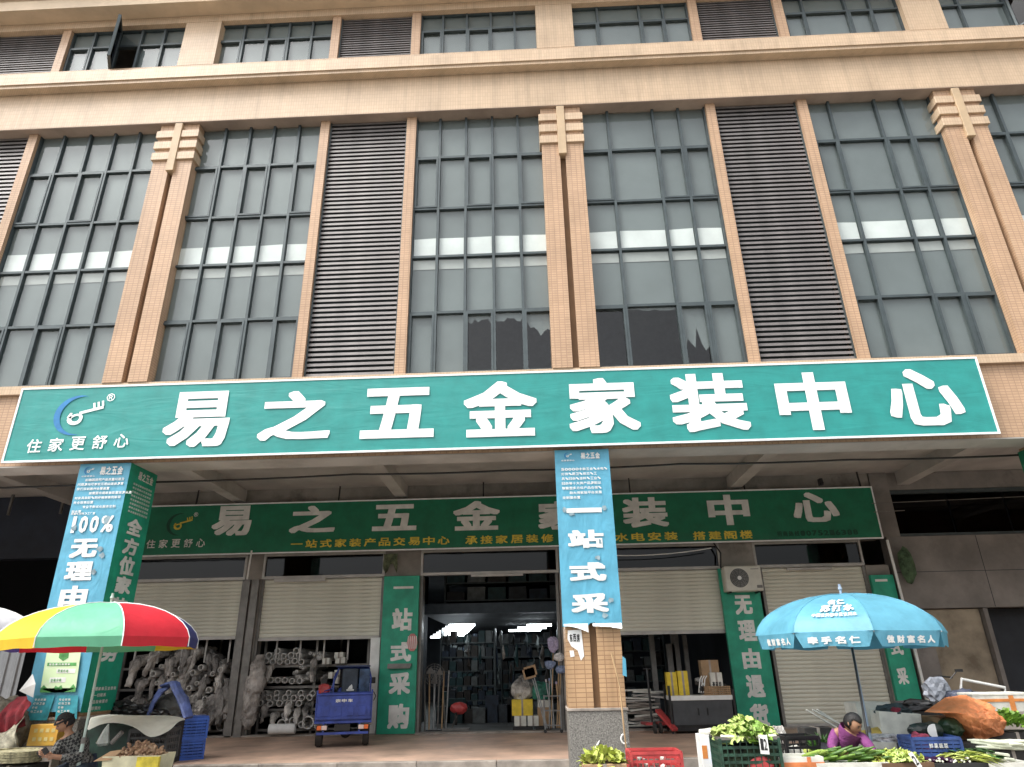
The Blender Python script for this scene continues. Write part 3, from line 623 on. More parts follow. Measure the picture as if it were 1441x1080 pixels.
# posters fixed on the left column
pg = thing('poster', 'pale green poster with a shield on the left column', 'poster', (-8.1,-.06,1.2))
P0 = at(56,975,-.06); P1 = at(106,974,-.06); P2 = at(114,917,-.06); P3 = at(66,917,-.06)
def qmap(a, b, c, d, Yoff=0): return lambda u, v, n: a*(1-u)*(1-v)+b*u*(1-v)+c*u*v+d*(1-u)*v + Vector((0,-n-Yoff,0))
pm = qmap(P0,P1,P2,P3)
bm = nb(); quad(bm, pm(0,0,0), pm(1,0,0), pm(1,1,0), pm(0,1,0)); obj('poster_sheet', bm, mat('pale_green_paper', (.58,.78,.42), .5, .15, 2., col2=(.72,.82,.60)), pg, world=True)
gm = mat('poster_green', (.10,.36,.10), .5, .2)
bm = nb()
for q in ((.08,.64,.92,.72),): quad(bm, pm(q[0],q[1],.003), pm(q[2],q[1],.003), pm(q[2],q[3],.003), pm(q[0],q[3],.003))
bm.faces.new([bm.verts.new(pm(u,v,.003)) for u, v in ((.38,.97),(.66,.97),(.66,.84),(.52,.76),(.38,.84))])
hill = [(0,0)] + [(i/12, .10+.07*math.sin(i*1.3)+.05*math.sin(i*2.9)) for i in range(13)] + [(1,0)]
bm.faces.new([bm.verts.new(pm(u,v,.003)) for u, v in hill]); obj('poster_art', bm, gm, pg, world=True)
bm = nb()
for q in ((.38,.46,.92,.57),(.22,.24,.68,.36)): quad(bm, *[pm(u,v,.003) for u, v in ((q[0],q[1]),(q[2],q[1]),(q[2],q[3]),(q[0],q[3]))])
obj('poster_box', bm, M['white'], pg, world=True)
write('poster_text', [('绿',.40,.5,.88,.93),('色',.53,.63,.88,.93)]+[(c,.42+i*.08,.48+i*.08,.48,.55) for i, c in enumerate('环保行动')]+[(c,.26+i*.08,.32+i*.08,.26,.33) for i, c in enumerate('垃圾分类')], lambda u,v,n: pm(u,v,.004+n), gm, pg, .03)
write('poster_title', [(c,.14+i*.09,.21+i*.09,.655,.705) for i, c in enumerate('绿色惠州美丽家')], lambda u,v,n: pm(u,v,.005+n), M['white'], pg, .03)
for k, (a, b, c, d, lb) in enumerate((((37,1014),(66,1014),(77,979),(49,979),'left of two small blue leaflets low on the left column'), ((77,1014),(108,1012),(110,979),(82,979),'right of two small blue leaflets low on the left column'))):
    bl = thing('leaflet', lb, 'leaflet', at(*a,-.055)); fm = qmap(at(*a,-.055), at(*b,-.055), at(*c,-.055), at(*d,-.055))
    bm = nb(); quad(bm, fm(0,0,0), fm(1,0,0), fm(1,1,0), fm(0,1,0)); obj('leaflet_sheet', bm, mat('teal_blue_paper', (.05,.34,.42), .4, .3, 3.), bl, world=True)
    write('leaflet_text', [(s,.08+i*.15,.2+i*.15,.78-.16*j,.88-.16*j) for j, l in enumerate(('专业安装','灯饰卫浴','价格','电工水管')) for i, s in enumerate(l)], lambda u,v,n: fm(u,v,.003+n), M['dull_print'], bl, .02)
# right column green wrap
rf = thing('column_banner', 'dark green banner round the column at the right edge of the photo', 'banner', (8,-.02,1.0))
bm = nb(); quad(bm, (7.565,-.03,1.0),(7.565,.80,1.0),(7.565,.80,4.55),(7.565,-.03,4.55)); obj('side_sheet', bm, M['green_sign'], rf, world=True)
bm = nb(); quad(bm, (7.575,-.035,1.0),(8.43,-.035,1.0),(8.43,-.035,4.55),(7.575,-.035,4.55)); obj('vinyl_sheet', bm, M['green_strip'], rf, world=True)
# ---- green strips on the inner piers
def strip(label, x0, x1, z0, z1, chars, side_too=None, cx=None):
    t = thing('strip_sign', label, 'sign', ((x0+x1)/2, 5.2, z0)); Y = 5.20
    bm = nb(); box(bm, x0, x1, Y, Y+.10, z0, z1, .004); obj('sign_board', bm, M['green_strip'], t, world=True)
    for s, a, b, c, d in chars: write('big_character', [(s,a,b,c,d)], front(Y), M['dull_print'], t, .045)
    return t
ZC = [(2.86,3.16),(2.08,2.56),(1.44,1.84),(.78,1.22),(.12,.60)]
strip('green strip sign left of the open shop doorway, with five characters', -4.31, -3.49, .02, 3.27, [(s,-4.08,-3.62,*z) for s, z in zip('一站式采购', ZC)])
strip('green strip sign beneath the air conditioner', 3.34, 4.20, .02, 3.27, [(s,3.60,3.98,*z) for s, z in zip('无理由退货', [(2.27,2.68),(1.72,2.15),(1.16,1.57),(.60,1.04),(.05,.48)])])
g3 = strip('narrow green strip sign beside the fully closed shutter', 6.70, 7.20, .35, 3.05, [('一',6.78,7.05,2.78,3.08),('站',6.78,7.05,2.26,2.56),('式',6.78,7.05,1.38,1.66),('采',6.80,7.02,.80,1.13)])
rb = thing('rag', 'faded red striped rag stuck on the green strip by the doorway', 'rag', (-3.6,5.17,1.65))
bm = nb(); n = 10; c = Vector((-3.60,5.17,1.83)); v = [bm.verts.new(c+Vector((.12*math.cos(2*math.pi*k/n), 0, .19*math.sin(2*math.pi*k/n)))) for k in range(n)]; bm.faces.new(v); obj('rag_cloth', bm, mat('faded_red', (.55,.22,.20), .8, .2), rb, world=True)
bm = nb()
for i in range(5): box(bm, c.x-.10+i*.045, c.x-.085+i*.045, c.y-.004, c.y-.002, c.z-.13, c.z+.13)
obj('stripe', bm, M['white'], rb, world=True)
hb = thing('door_handle_bar', 'dark metal bracket across the green strip by the doorway', 'bracket', (-3.85,5.15,1.35))
bm = nb(); box(bm, -4.12, -3.60, 5.12, 5.19, 1.34, 1.40); box(bm, -4.12, -3.62, 5.10, 5.13, 1.30, 1.34); obj('bracket_bar', bm, M['rail'], hb, world=True)

# ================================================================== WALL-MOUNTED THINGS
ac = thing('air_conditioner', 'white outdoor air conditioner unit over the green strip', 'air conditioner', (3.8,4.95,2.72))
bm = nb(); box(bm, 3.39, 4.20, 4.90, 5.19, 2.74, 3.28, .02); obj('casing', bm, mat('aged_white_metal', (.62,.60,.52), .5, .08, 3.), ac, world=True)
bm = nb(); fc = Vector((3.70,4.89,3.02))
for rr in (.20,.165,.13,.095,.06): ring(bm, fc, rr-.006, rr, 'y', .012, 24)
for k in range(12): a = k*math.pi/6; beam(bm, fc+Vector((.03*math.cos(a),0,.03*math.sin(a))), fc+Vector((.2*math.cos(a),0,.2*math.sin(a))), .006)
obj('fan_grille', bm, M['blackm'], ac, world=True)
bm = nb(); cyl(bm, fc+Vector((0,.006,0)), .205, 'y', .006, 28); obj('fan_recess', bm, M['rail'], ac, world=True)
bm = nb(); cyl(bm, fc-Vector((0,.01,0)), .045, 'y', .012, 16); obj('fan_hub', bm, M['white'], ac, world=True)
bm = nb(); box(bm, 3.97, 4.15, 4.895, 4.899, 3.20, 3.215); box(bm, 4.06,4.18,4.895,4.899,2.80,2.86); obj('badge', bm, M['rail'], ac, world=True)
bm = nb(); beam(bm,(3.48,4.92,2.72),(3.48,5.2,2.72),.03); beam(bm,(4.1,4.92,2.72),(4.1,5.2,2.72),.03); obj('bracket', bm, M['blackm'], ac, world=True)
def cable(label, pts, r, m='blackm', cat='cable', name='cable', sag=.0, group=None):
    P = []
    for a, b in zip(pts, pts[1:]):
        a, b = Vector(a), Vector(b); n = 8
        for k in range(n): u = k/n; P.append(a.lerp(b, u) - Vector((0,0,sag*4*u*(1-u))))
    P.append(Vector(pts[-1])); bm = nb(); tube(bm, P, r, 6); o = obj(name, bm, M[m]); return tag(o, label, cat, group)
cable('black cable slung across the arcade just below the big banner', [(-13,.8,4.45),(-7.8,.8,4.46),(-4,.8,4.50),(-1.2,.8,4.49),(1.8,.8,4.52),(4.7,.8,4.51),(7.7,.8,4.51),(10,.8,4.53)], .018, sag=.02)
cable('thin pale wire drooping above the middle shutter', [(.5,5.0,3.62),(3.2,5.0,3.70)], .012, 'white', sag=.08)
cable('tangle of black cables running down beside the air conditioner', [(3.3,5.15,3.85),(3.42,5.1,3.6),(3.38,5.12,3.3),(3.45,5.15,3.1)], .02)
cable('thin wire strung over the dark window band', [(7.0,5.0,4.62),(11,5.0,4.70)], .008, 'rail')
cable('thin wires crossing the dark window band lower down', [(7.0,5.0,4.42),(7.7,5.0,4.44)], .008, 'rail')
cable('upright pale pipe beside the narrow green strip', [(7.2,5.1,3.8),(7.24,5.1,2.2),(7.26,5.1,.1)], .03, 'white', 'pipe', 'drain_pipe')
cable('upright white pipe between the two raised shutters', [(-7.42,5.0,3.9),(-7.44,5.0,3.25)], .02, 'white', 'pipe', 'drain_pipe')
wp = thing('plant_bag', 'dusty green net bag hanging on the grey wall by the inner banner', 'bag', (7.55,5.1,2.9))
bm = nb(); blob(bm, (7.52,5.12,3.25), .16, .10, .42, .35, 4, 2); obj('bag_body', bm, mat('dusty_green_net', (.07,.12,.06), .9, .3, 9.), wp, world=True)
cm = thing('camera', 'small black camera on top of the inner banner', 'camera', (5.93,5.0,5.1))
bm = nb(); box(bm, 5.9, 5.98, 4.95, 5.08, 5.08, 5.24, .01); cyl(bm, (5.94,4.94,5.12), .03, 'y', .05, 12); obj('camera_body', bm, M['blackm'], cm, world=True)
cc = thing('torn_cloth', 'dark torn cloth hanging over the beam left of the doorway', 'cloth', (-4.2,5.2,3.5))
bm = nb(); g = []
for i in range(7):
    g.append([bm.verts.new((-4.35+i*.055, 5.22+.03*math.sin(i*1.7+j), 3.78-j*(.055+.02*math.sin(i*1.3)))) for j in range(7)])
for i in range(6):
    for j in range(6): bm.faces.new((g[i][j],g[i+1][j],g[i+1][j+1],g[i][j+1]))
obj('cloth_sheet', bm, mat('olive_cloth', (.12,.14,.08), .9, .3), cc, world=True)
# ================================================================== SHOP FRONT STOCK
GZ = -.40
# ---- pipe racks
def rack(label, x0, x1, y0, y1, zs):
    t = thing('pipe_rack', label, 'rack', ((x0+x1)/2, y0, 0), 0, 'steel pipe racks behind the raised shutters')
    for x in (x0, (x0+x1)/2, x1):
        for y in (y0, y1):
            bm = nb(); box(bm, x-.025, x+.025, y-.025, y+.025, 0.001, 2.9); obj('upright', bm, M['rail'], t, world=True)
    for z in zs:
        for yy in (y0, y1): bm = nb(); box(bm, x0, x1, yy-.03, yy+.03, z-.05, z); obj('shelf_arm', bm, M['rail'], t, world=True)
    return t
rack('dark steel rack full of loose pipes behind the second shutter from the left', -7.1, -4.7, 5.75, 7.8, [1.42, .98, .52, .12])
rack('dark steel rack of plastic wrapped pipes behind the leftmost shutter', -10.4, -7.75, 5.75, 7.8, [1.42, .98, .52, .12])
for i in range(11):
    x = -10.1+i*.55; t = tag(obj('steel_bar', (lambda b: (beam(b, (x,5.62,1.5),(x,5.62,2.6),.035), b)[1])(nb()), M['alu']), 'thin upright steel bar showing under a raised shutter above the pipes', 'bar', 'steel bars above the pipe racks')
pvc = mat('dusty_grey_pvc', (.68,.66,.62), .5, .18, 5.); pvc_i = M['darkwall']
pm_ = {}
def pipe_mesh(r, L=1.8):
    if (r, L) not in pm_:
        bm = nb(); ring(bm, (0,L/2,0), r*.80, r, 'y', L, 12); pm_[(r, L)] = tomesh('pvc_pipe', bm, pvc)
    return pm_[(r, L)]
def pipe(px, py, r, label, grp, Y=5.62):
    p = at(px, py, Y); o = inst('pvc_pipe', pipe_mesh(round(r,3)), None, p, (random.uniform(-.01,.01), 0, random.uniform(-.02,.02))); tag(o, label, 'pipe', grp)
rows = [  # pixel x range, y, n, radius, row name
 (374,424,931,6,.062,'top shelf, bottom layer'), (378,420,923,5,.062,'top shelf, middle layer'), (390,416,916,2,.062,'top shelf, top layer'),
 (371,421,958,6,.06,'second shelf'), (366,436,982,7,.06,'third shelf, upper layer'), (366,420,990,5,.062,'third shelf, lower layer'), (372,440,976,5,.058,'third shelf, topmost layer'),
 (368,400,1007,3,.06,'lowest shelf')]
for x0, x1, y, n, r, nm in rows:
    for i in range(n): pipe(x0+(x1-x0)*i/(n-1)+random.uniform(-.6,.6), y+random.uniform(-.8,.8), r*random.uniform(1.02,1.16), 'grey pipe end, '+nm+', '+ORD[i]+' from the left, second bay', 'pipes, '+nm)
for k, (px, py, r) in enumerate(((412,1015,.085),(433,1017,.135),(396,1019,.10),(447,1020,.09),(424,1020,.07))):
    pipe(px, py, r, ('wide grey pipe on the floor by the tricycle, %s' % ('first from the left','second from the left','third from the left','fourth from the left','the last')[[412,433,396,447,424].index(px)-0 if 0 else sorted([412,433,396,447,424]).index(px)]), 'wide pipes on the floor', 5.5)
for i in range(26):
    px = 425+8*math.sqrt(random.random())*math.cos(i*2.4)*1.5; py = 948+11*math.sqrt(random.random())*math.sin(i*2.4)
    pipe(px, py, .026, 'one thin pipe of the tied bundle right of the top shelf in the second bay', 'thin pipes in a bundle')
for i in range(14): pipe(438+random.uniform(-2,16), 922+random.uniform(-4,6), .03, 'thin pipe stacked at the right end of the top shelf', 'thin pipes at the right end')
for i in range(20): pipe(215+i*5.6, (948,962,940,985,972)[i%5]+random.uniform(-3,3), random.uniform(.045,.07), 'pipe end among the wrapped bundles of the first bay, %s from the left' % ORD[i], 'pipe ends of the first bay', 5.45)
pipe(311, 1021, .115, 'wide pipe end at floor level left of the steel post', None)
wpipe = tag(inst('pvc_pipe', (lambda b: (ring(b, (0,0,0), .085, .10, 'x', .55, 18), tomesh('white_pipe', b, M['white'], False))[1])(nb()), None, at(397,1026,5.15), (0,0,.12)), 'short clean white pipe lying crosswise on the floor in front of the rack', 'pipe')
# plastic-wrapped bundles hanging over the shelf ends
def wrap_mat(n, c):
    m = cloth_mat(n, c, 1.0, 22, (1,1,.35), .2, .35); return m
wrapm = [wrap_mat('dusty_wrap_a', (.46,.42,.38)), wrap_mat('dusty_wrap_b', (.58,.54,.49)), wrap_mat('dusty_wrap_c', (.28,.26,.24)), wrap_mat('dusty_wrap_d', (.68,.64,.58))]
def wrapped(pts, r, seed, label, grp, m=None):
    P = [Vector(p) for p in pts]; Q = []
    for a, b in zip(P, P[1:]):
        for k in range(5): Q.append(a.lerp(b, k/5))
    Q.append(P[-1]); n = len(Q)
    bm = nb(); tube(bm, Q, [r*(.55+.55*math.sin(math.pi*min(1,(i+1)/n*1.1))+.2*noise.noise(Vector((i*.7, seed, 0)))) for i in range(n)], 10)
    crumple(bm, r*.55, 7, seed)
    bmesh.ops.subdivide_edges(bm, edges=bm.edges[:], cuts=1, use_grid_fill=True); crumple(bm, r*.28, 15, seed+5)
    tag(obj('wrapped_bundle', bm, m or random.choice(wrapm), smooth=True), label, 'bundle', grp)
WB = ['top left corner','second on the top shelf','third on the top shelf','fourth on the top shelf','fifth on the top shelf','sixth on the top shelf','last on the top shelf','left end of the second shelf','second on the second shelf','third on the second shelf','pale one in the middle','fourth on the second shelf','right end of the second shelf','left end of the third shelf','second on the third shelf','third on the third shelf','fourth on the third shelf','fifth on the third shelf','sixth on the third shelf','right end of the third shelf','between the top shelves','over the top shelf']
sp = [(200,930),(222,922),(245,925),(262,915),(280,912),(300,925),(318,935),(205,955),(228,950),(250,958),(268,945),(288,955),(305,950),(190,980),(215,985),(245,995),(270,985),(285,975),(300,985),(318,965),(255,935),(275,925)]
for i, (px, py) in enumerate(sp):
    for q in range(2):
        a = at(px+q*9-4, py+random.uniform(-5,5), 5.85-.1*q); d = random.uniform(-.3,.3)
        wrapped([a+Vector((-d*.5,.6,.03)), a, a+Vector((d*.3,-.20,-.06)), a+Vector((d*.8,-.27,-random.uniform(.3,.62)))], random.uniform(.055,.10), i+q*50, 'crumpled wrapped bundle in the first bay, %s%s' % (WB[i], (', left twin', ', right twin')[q]), 'wrapped bundles in the first bay')
for i, (a, b) in enumerate((((298,980),(292,1028)),((310,968),(306,1020)),((322,955),(320,1012)),((285,985),(272,1030)),((328,1000),(326,1030)))):
    A = at(*a,5.5); Bq = at(*b,5.35); wrapped([A, A.lerp(Bq,.5)+Vector((.05,0,0)), Bq], .12, 40+i, 'tall wrapped bundle leaning to the floor left of the steel post, %s from the left' % ('second','third','fourth','first','last')[i], 'wrapped bundles leaning by the post')
A = at(366,925,5.3); Bq = at(347,1024,5.2); wrapped([A, A.lerp(Bq,.3), A.lerp(Bq,.7), Bq], .17, 77, 'big clear wrapped bundle standing right of the steel post', None, wrapm[0])
for i, (px, py) in enumerate(((372,1000),(385,1012),(405,1000),(418,1005),(430,1000),(378,945),(440,945),(455,960),(441,935))):
    a = at(px, py, 5.6); wrapped([a+Vector((0,.3,.12)), a+Vector((0,0,.05)), a+Vector((.03,-.1,-.22))], .07, 90+i, 'small crumpled wrapping among the pipes of the second bay, %s' % ('low at the left','low, second from the left','low in the middle','low, right of the middle','low at the right','high at the left','on the middle shelf','at the right by the cartons','at the top right')[i], 'wrapping hung among the pipes')
for i in range(12):
    px = 165+i*11; a = at(px, random.uniform(995,1022), 5.4); wrapped([a+Vector((-.2,.2,.05)), a, a+Vector((.2,-.05,-.05))], .16, 130+i, 'dark bag slumped on the floor below the wrapped pipes, %s from the left' % ORD[i], 'dark bags below the wrapped pipes', wrapm[2] if i % 2 else M['blackm'])
def carton(label, c, sx, sy, sz, m='card', rz=0, group=None, text=None, tm='blackm'):
    t = thing('carton', label, 'box', c, rz, group)
    bm = nb(); box(bm, -sx/2, sx/2, -sy/2, sy/2, 0, sz, .004); obj('box_body', bm, M[m] if isinstance(m, str) else m, t)
    bm = nb(); box(bm, -.02, .02, -sy/2-.002, sy/2+.002, sz*.0, sz+.002); obj('tape', bm, M['kerb'], t)
    if text: 
        it = run(text, -sx*.4, sx*.4, sz*.3, sz*.6, .8); bm = nb()
        for s, a, b, c0, d in it:
            V, F = glyph(s, .03); vs = [bm.verts.new((a+(b-a)*u, -sy/2-.004-k*.0003, c0+(d-c0)*v)) for u, v, k in V]
            for f in F:
                try: bm.faces.new([vs[i] for i in f])
                except ValueError: pass
        obj('print', bm, M[tm], t)
    return t
for i, (px, py, w_) in enumerate(((460,935,.16),(478,927,.2),(480,934,.22),(470,955,.22),(478,952,.2),(478,962,.24))):
    carton('small white carton %s on the rack above the blue tricycle' % ('lowest and leftmost','topmost','second from the top','left of the pair','upper one of the right-hand pair','lower one of the right-hand pair')[i], at(px,py,5.6), w_, .2, .13, 'dirtywhite')

# ---- cargo tricycle
bp = mat('blue_truck_paint', (.035,.065,.30), .35, .2, 5., stain=((.10,.10,.12), 3., .66)); dk = M['blackm']
T = thing('cargo_tricycle', 'blue three wheeled cargo tricycle parked with its tail to the street', 'tricycle', (-4.42, 2.85, 0), math.radians(13))
def tp(name, f, m, par=T, sm=False): 
    b = nb(); f(b); return obj(name, b, m, par, smooth=sm)
bw = .50
def bedf(b):
    for x in (-bw, bw-.02): box(b, x, x+.02, .0, 1.35, .44, .88, .004)
    box(b, -bw, bw, 0, 1.35, .42, .44); box(b, -bw, bw, 1.33, 1.35, .44, .88)
tp('cargo_bed', bedf, bp)
def tg(b):
    box(b, -bw+.022, bw-.022, -.012, .012, .45, .86, .004)
    for k in range(4): x = -.40+k*.22; box(b, x, x+.14, -.024, -.013, .52, .68, .004)
    box(b, -bw, bw, -.035, .0, .865, .90, .005); box(b, -bw, bw, -.03, -.013, .47, .50)
tail = tp('tailgate', tg, bp)
write('tailgate_lettering', [(c, -.16+i*.11, -.07+i*.11, .745, .80) for i, c in enumerate('宗申车')], lambda u,v,n: T.location+Vector((u, -.016-n, v)), M['dull_print'], T, .03)
def rails(b):
    for x in (-bw-.01, bw-.02): box(b, x, x+.03, 0, .03, .42, .95)
    box(b, -bw-.01, bw+.01, -.03, .01, .40, .43); box(b, -.36, -.33, -.04, -.01, .24, .41); box(b, .28, .31, -.04, -.01, .24, .41); box(b, -.46, .46, -.05, -.02, .22, .26)
tp('rear_frame', rails, bp)
for s in (-1, 1):
    L_ = bpy.data.objects.new('tail_light', None); COL.objects.link(L_); L_.parent = T; L_.location = (s*.36, -.05, .335)
    tp('light_housing', lambda b: box(b, -.10,.10,-.0,.05,-.045,.045,.006), dk, L_)
    tp('orange_lens', lambda b: box(b, min(s*.02,s*.095),max(s*.02,s*.095),-.012,-.001,-.035,.035,.004), mat('orange_lens', (.75,.16,.04), .25, .05), L_)
    tp('white_lens', lambda b: box(b, min(-s*.08,s*.015),max(-s*.08,s*.015),-.012,-.001,-.035,.035,.004), mat('clear_lens', (.7,.55,.5), .25, .05), L_)
tp('number_plate', lambda b: box(b, -.15,.13,-.035,-.02,.28,.385), dk)
for s in (-1, 1):
    Wl = bpy.data.objects.new('rear_wheel', None); COL.objects.link(Wl); Wl.parent = T; Wl.location = (s*.42, .28, .26)
    def tyre(b):
        ring(b, (0,0,0), .15, .245, 'x', .12, 24); ring(b, (0,0,0), .17, .26, 'x', .07, 24)
    tp('tyre', tyre, M['rubber'], Wl); tp('rim', lambda b: cyl(b, (0,0,0), .15, 'x', .08, 18), M['rail'], Wl)
    tp('mudguard', lambda b: box(b, s*.42-.09, s*.42+.09, -.0, .56, .36, .40, .006), M['rail'])
tp('axle', lambda b: (cyl(b, (0,.28,.24), .035, 'x', .8), blob(b, (.05,.28,.24), .11,.12,.11,.02,1)), dk)
tp('leaf_spring', lambda b: (tube(b, [(-.3,0,.38),(-.3,.28,.27),(-.3,.6,.38)], .02, 6), tube(b, [(.3,0,.38),(.3,.28,.27),(.3,.6,.38)], .02, 6)), M['rail'])
def cabf(b):
    for x in (-.28,.46): tube(b, [(x,1.40,.5),(x,1.42,1.15),(x+(.08 if x<0 else -.05),1.55,1.33),(x+(.08 if x<0 else -.05),2.1,1.36)], .018, 6)
    tube(b, [(-.20,1.55,1.33),(.41,1.55,1.33)], .018, 6); tube(b, [(-.28,1.42,.95),(-.46,1.42,.9)], .014, 6)
    tube(b, [(-.42,1.40,.62),(-.20,1.5,1.32)], .018, 6)
tp('cab_frame', cabf, bp)
tp('cab_back', lambda b: (box(b, -.12,.20,1.42,1.45,.6,1.32,.02)), mat('cab_cushion', (.045,.06,.08), .6, .2))
tp('cab_roof', lambda b: box(b, -.26,.44,1.40,2.15,1.345,1.375,.01), mat('cab_roof_cloth', (.05,.07,.15), .6, .2))
tp('windscreen', lambda b: box(b, -.2,.40,2.12,2.13,.75,1.33), M['glass_dark'])
tp('side_curtain', lambda b: box(b, .22,.44,1.44,1.46,.7,1.31,.01), mat('clear_blue_sheet', (.05,.10,.20), .3, .3))
tp('seat', lambda b: box(b, -.26,.26,1.5,1.9,.5,.66,.04), dk)
tp('front_body', lambda b: (box(b, -.22,.22,2.0,2.3,.3,.95,.05), box(b,-.12,.12,1.35,2.0,.30,.42)), bp)
FW = bpy.data.objects.new('front_wheel', None); COL.objects.link(FW); FW.parent = T; FW.location = (0,2.35,.25)
tp('tyre', lambda b: ring(b, (0,0,0), .15, .25, 'x', .09, 24), M['rubber'], FW); tp('rim', lambda b: cyl(b,(0,0,0),.15,'x',.05,18), M['rail'], FW)
tp('handlebar', lambda b: tube(b, [(-.42,1.95,1.02),(-.2,2.0,1.0),(.2,2.0,1.0),(.42,1.95,1.02)], .014, 6), dk)
for s in (-1,1): tp('mirror', lambda b: (tube(b, [(s*.36,1.96,1.02),(s*.46,1.9,1.08)], .008, 5), box(b, s*.50-.06,s*.50+.06,1.88,1.90,1.02,1.14,.01)), dk)
tp('bed_hook', lambda b: (tube(b, [(.52,.5,.9),(.57,.5,.82),(.53,.5,.74)], .008, 5)), dk)
badge = nb(); cp = [(-.04,0),(-.01,.05),(.04,.09),(.055,.055),(.06,.0)]
badge.faces.new([badge.verts.new((.04+x,1.413,.93+z)) for x, z in cp]); box(badge, -.02,.13,1.412,1.414,.90,.925); obj('white_badge', badge, M['white'], T)
rb_ = thing('red_bag', 'red bag in front of the pipes left of the tricycle cab', 'bag', (-4.9,4.4,.9)); b = nb(); P = at(457,972,4.4); blob(b, tuple(P), .13,.08,.14,.3,2); obj('bag_body', b, M['red_pl'], rb_, world=True)
b = nb(); beam(b, (P.x,4.4,.001),(P.x,4.4,P.z), .05); obj('stand_pole', b, M['rail'], rb_, world=True)

# ---- bay 4: cabinet counter and stock
cab = thing('counter_cabinet', 'dark grey counter cabinet with a white top under the third raised shutter', 'cabinet', (2.46, 4.45, 0))
dgrey = mat('charcoal_board', (.055,.058,.062), .5, .1)
b = nb(); box(b, -.60,.60,0,.55,.14,.60,.006); obj('body', b, dgrey, cab)
b = nb(); box(b, -.62,.62,-.02,.57,.602,.69,.006); obj('top', b, M['white'], cab)
for x in (-.66,.62):
    b = nb(); box(b, x, x+.045, -.02, .03, 0.001, .88 if x < 0 else .80); obj('post', b, dk, cab)
    b = nb(); box(b, x, x+.045, .53, .57, 0.001, .88); obj('post', b, dk, cab)
b = nb(); box(b, -.612,.615,-.012,.0,.14,.165); obj('plinth_rail', b, dk, cab); b = nb(); box(b, -.59,.59,.02,.5,.05,.138); obj('plinth', b, dk, cab)
for x in (-.09,.09): b = nb(); box(b, x-.012, x+.012, -.02, -.001, .33, .46, .004); obj('handle', b, dk, cab)
carton('yellow carton, left one of the pair standing on the cabinet counter', (1.93,4.7,.69), .21, .2, .44, 'yellow'); carton('yellow carton, right one of the pair standing on the cabinet counter', (2.16,4.7,.69), .21, .2, .46, 'yellow')
carton('tall brown carton standing on the cabinet counter', (2.75,4.75,.69), .36, .25, .66, 'card'); carton('pale paper carton leaning before the tall brown one', (2.82,4.55,.69), .24, .12, .42, 'dirtywhite', 0, None, '瓷砖胶')
wb = thing('wicker_basket', 'low wicker basket on the right of the cabinet counter', 'basket', (2.80,4.5,.69))
b = nb()
for k in range(5): z = .01+k*.035; ring_pts = [(-.26,-.06,z),(.26,-.06,z),(.26,.04,z),(-.26,.04,z),(-.26,-.06,z)]; tube(b, ring_pts, .014, 5)
obj('woven_side', b, M['card'], wb)
b = nb(); 
for k in range(12): beam(b, (-.25+k*.045,-.065,0),(-.25+k*.045,-.065,.17), .012)
obj('stake', b, M['wood'], wb)
tl = thing('tool_heap', 'grey and black power tools heaped between the cartons on the counter', 'tools', (2.45,4.6,.69))
for k in range(5): b = nb(); blob(b, (random.uniform(-.1,.12), random.uniform(-.1,.05), .08+k*.05), .07,.06,.06,.4,k); obj('tool', b, M[('steel','blackm','white','rubber','steel')[k]], tl)
b = nb()
for k in range(3): tube(b, [(-.02+k*.05,-.1,.05),(.03+k*.05,-.12,.3),(.08+k*.05,-.1,.36)], .012, 6)
obj('cable_loop', b, M['white'], tl)
pj = thing('pallet_truck', 'red pallet truck with its handle up beside the counter cabinet', 'pallet truck', (1.55,4.7,0))
b = nb(); beam(b, (.05,0,.42),(.30,-.35,.08), .14,.05); beam(b, (-.12,.15,.16),(-.12,1.0,.12),.14,.05); beam(b,(.2,.15,.16),(.2,1.0,.12),.14,.05); obj('fork', b, M['red_pl'], pj)
b = nb(); tube(b, [(-.10,-.05,.2),(-.10,-.02,1.05),(-.10,0,1.2)], .022, 8); tube(b, [(-.18,0,1.2),(-.02,0,1.2)], .02, 8); obj('handle', b, dk, pj)
for x in (-.06,.06): b = nb(); cyl(b, (x,-.08,.10), .10, 'x', .05, 16); obj('wheel', b, M['rubber'], pj)
for i in range(18):
    a = Vector((1.22+random.uniform(0,.35), 5.9, .05+i*.042)); b = nb(); L_ = random.uniform(.5,.75); ang = random.uniform(-.25,.25)
    box(b, -L_/2, L_/2, -.08, .08, -.018, .018, .003); o = obj('tile_trim_pack', b, M[random.choice(('dirtywhite','kerb','alu'))], None, loc=a+Vector((.05,0,0)), rot=(0, ang*.4, random.uniform(-.3,.3)))
    tag(o, 'flat packet left of the red pallet truck, %s from the bottom of its stack' % ORD[i], 'packet', 'flat packets stacked inside the third bay')
b = nb(); box(b, .6,2.0,5.7,6.5,.001,.045); tag(obj('pallet', b, M['blackm']), 'dark pallet under the stack of flat packets', 'pallet')
for i, (px, py, w_) in enumerate(((1195-230,912,.1),(917,900,.12),(950,905,.18),(945,925,.2))):
    a = at(px, py, 7); b = nb(); box(b, a.x-w_/2, a.x+w_/2, 7, 7.1, .001, a.z+.3); tag(obj('standing_board', b, M['rail']), 'dim upright %s far inside the third bay' % ('narrow plank','grey board','broad panel','metal plate')[i], 'board')

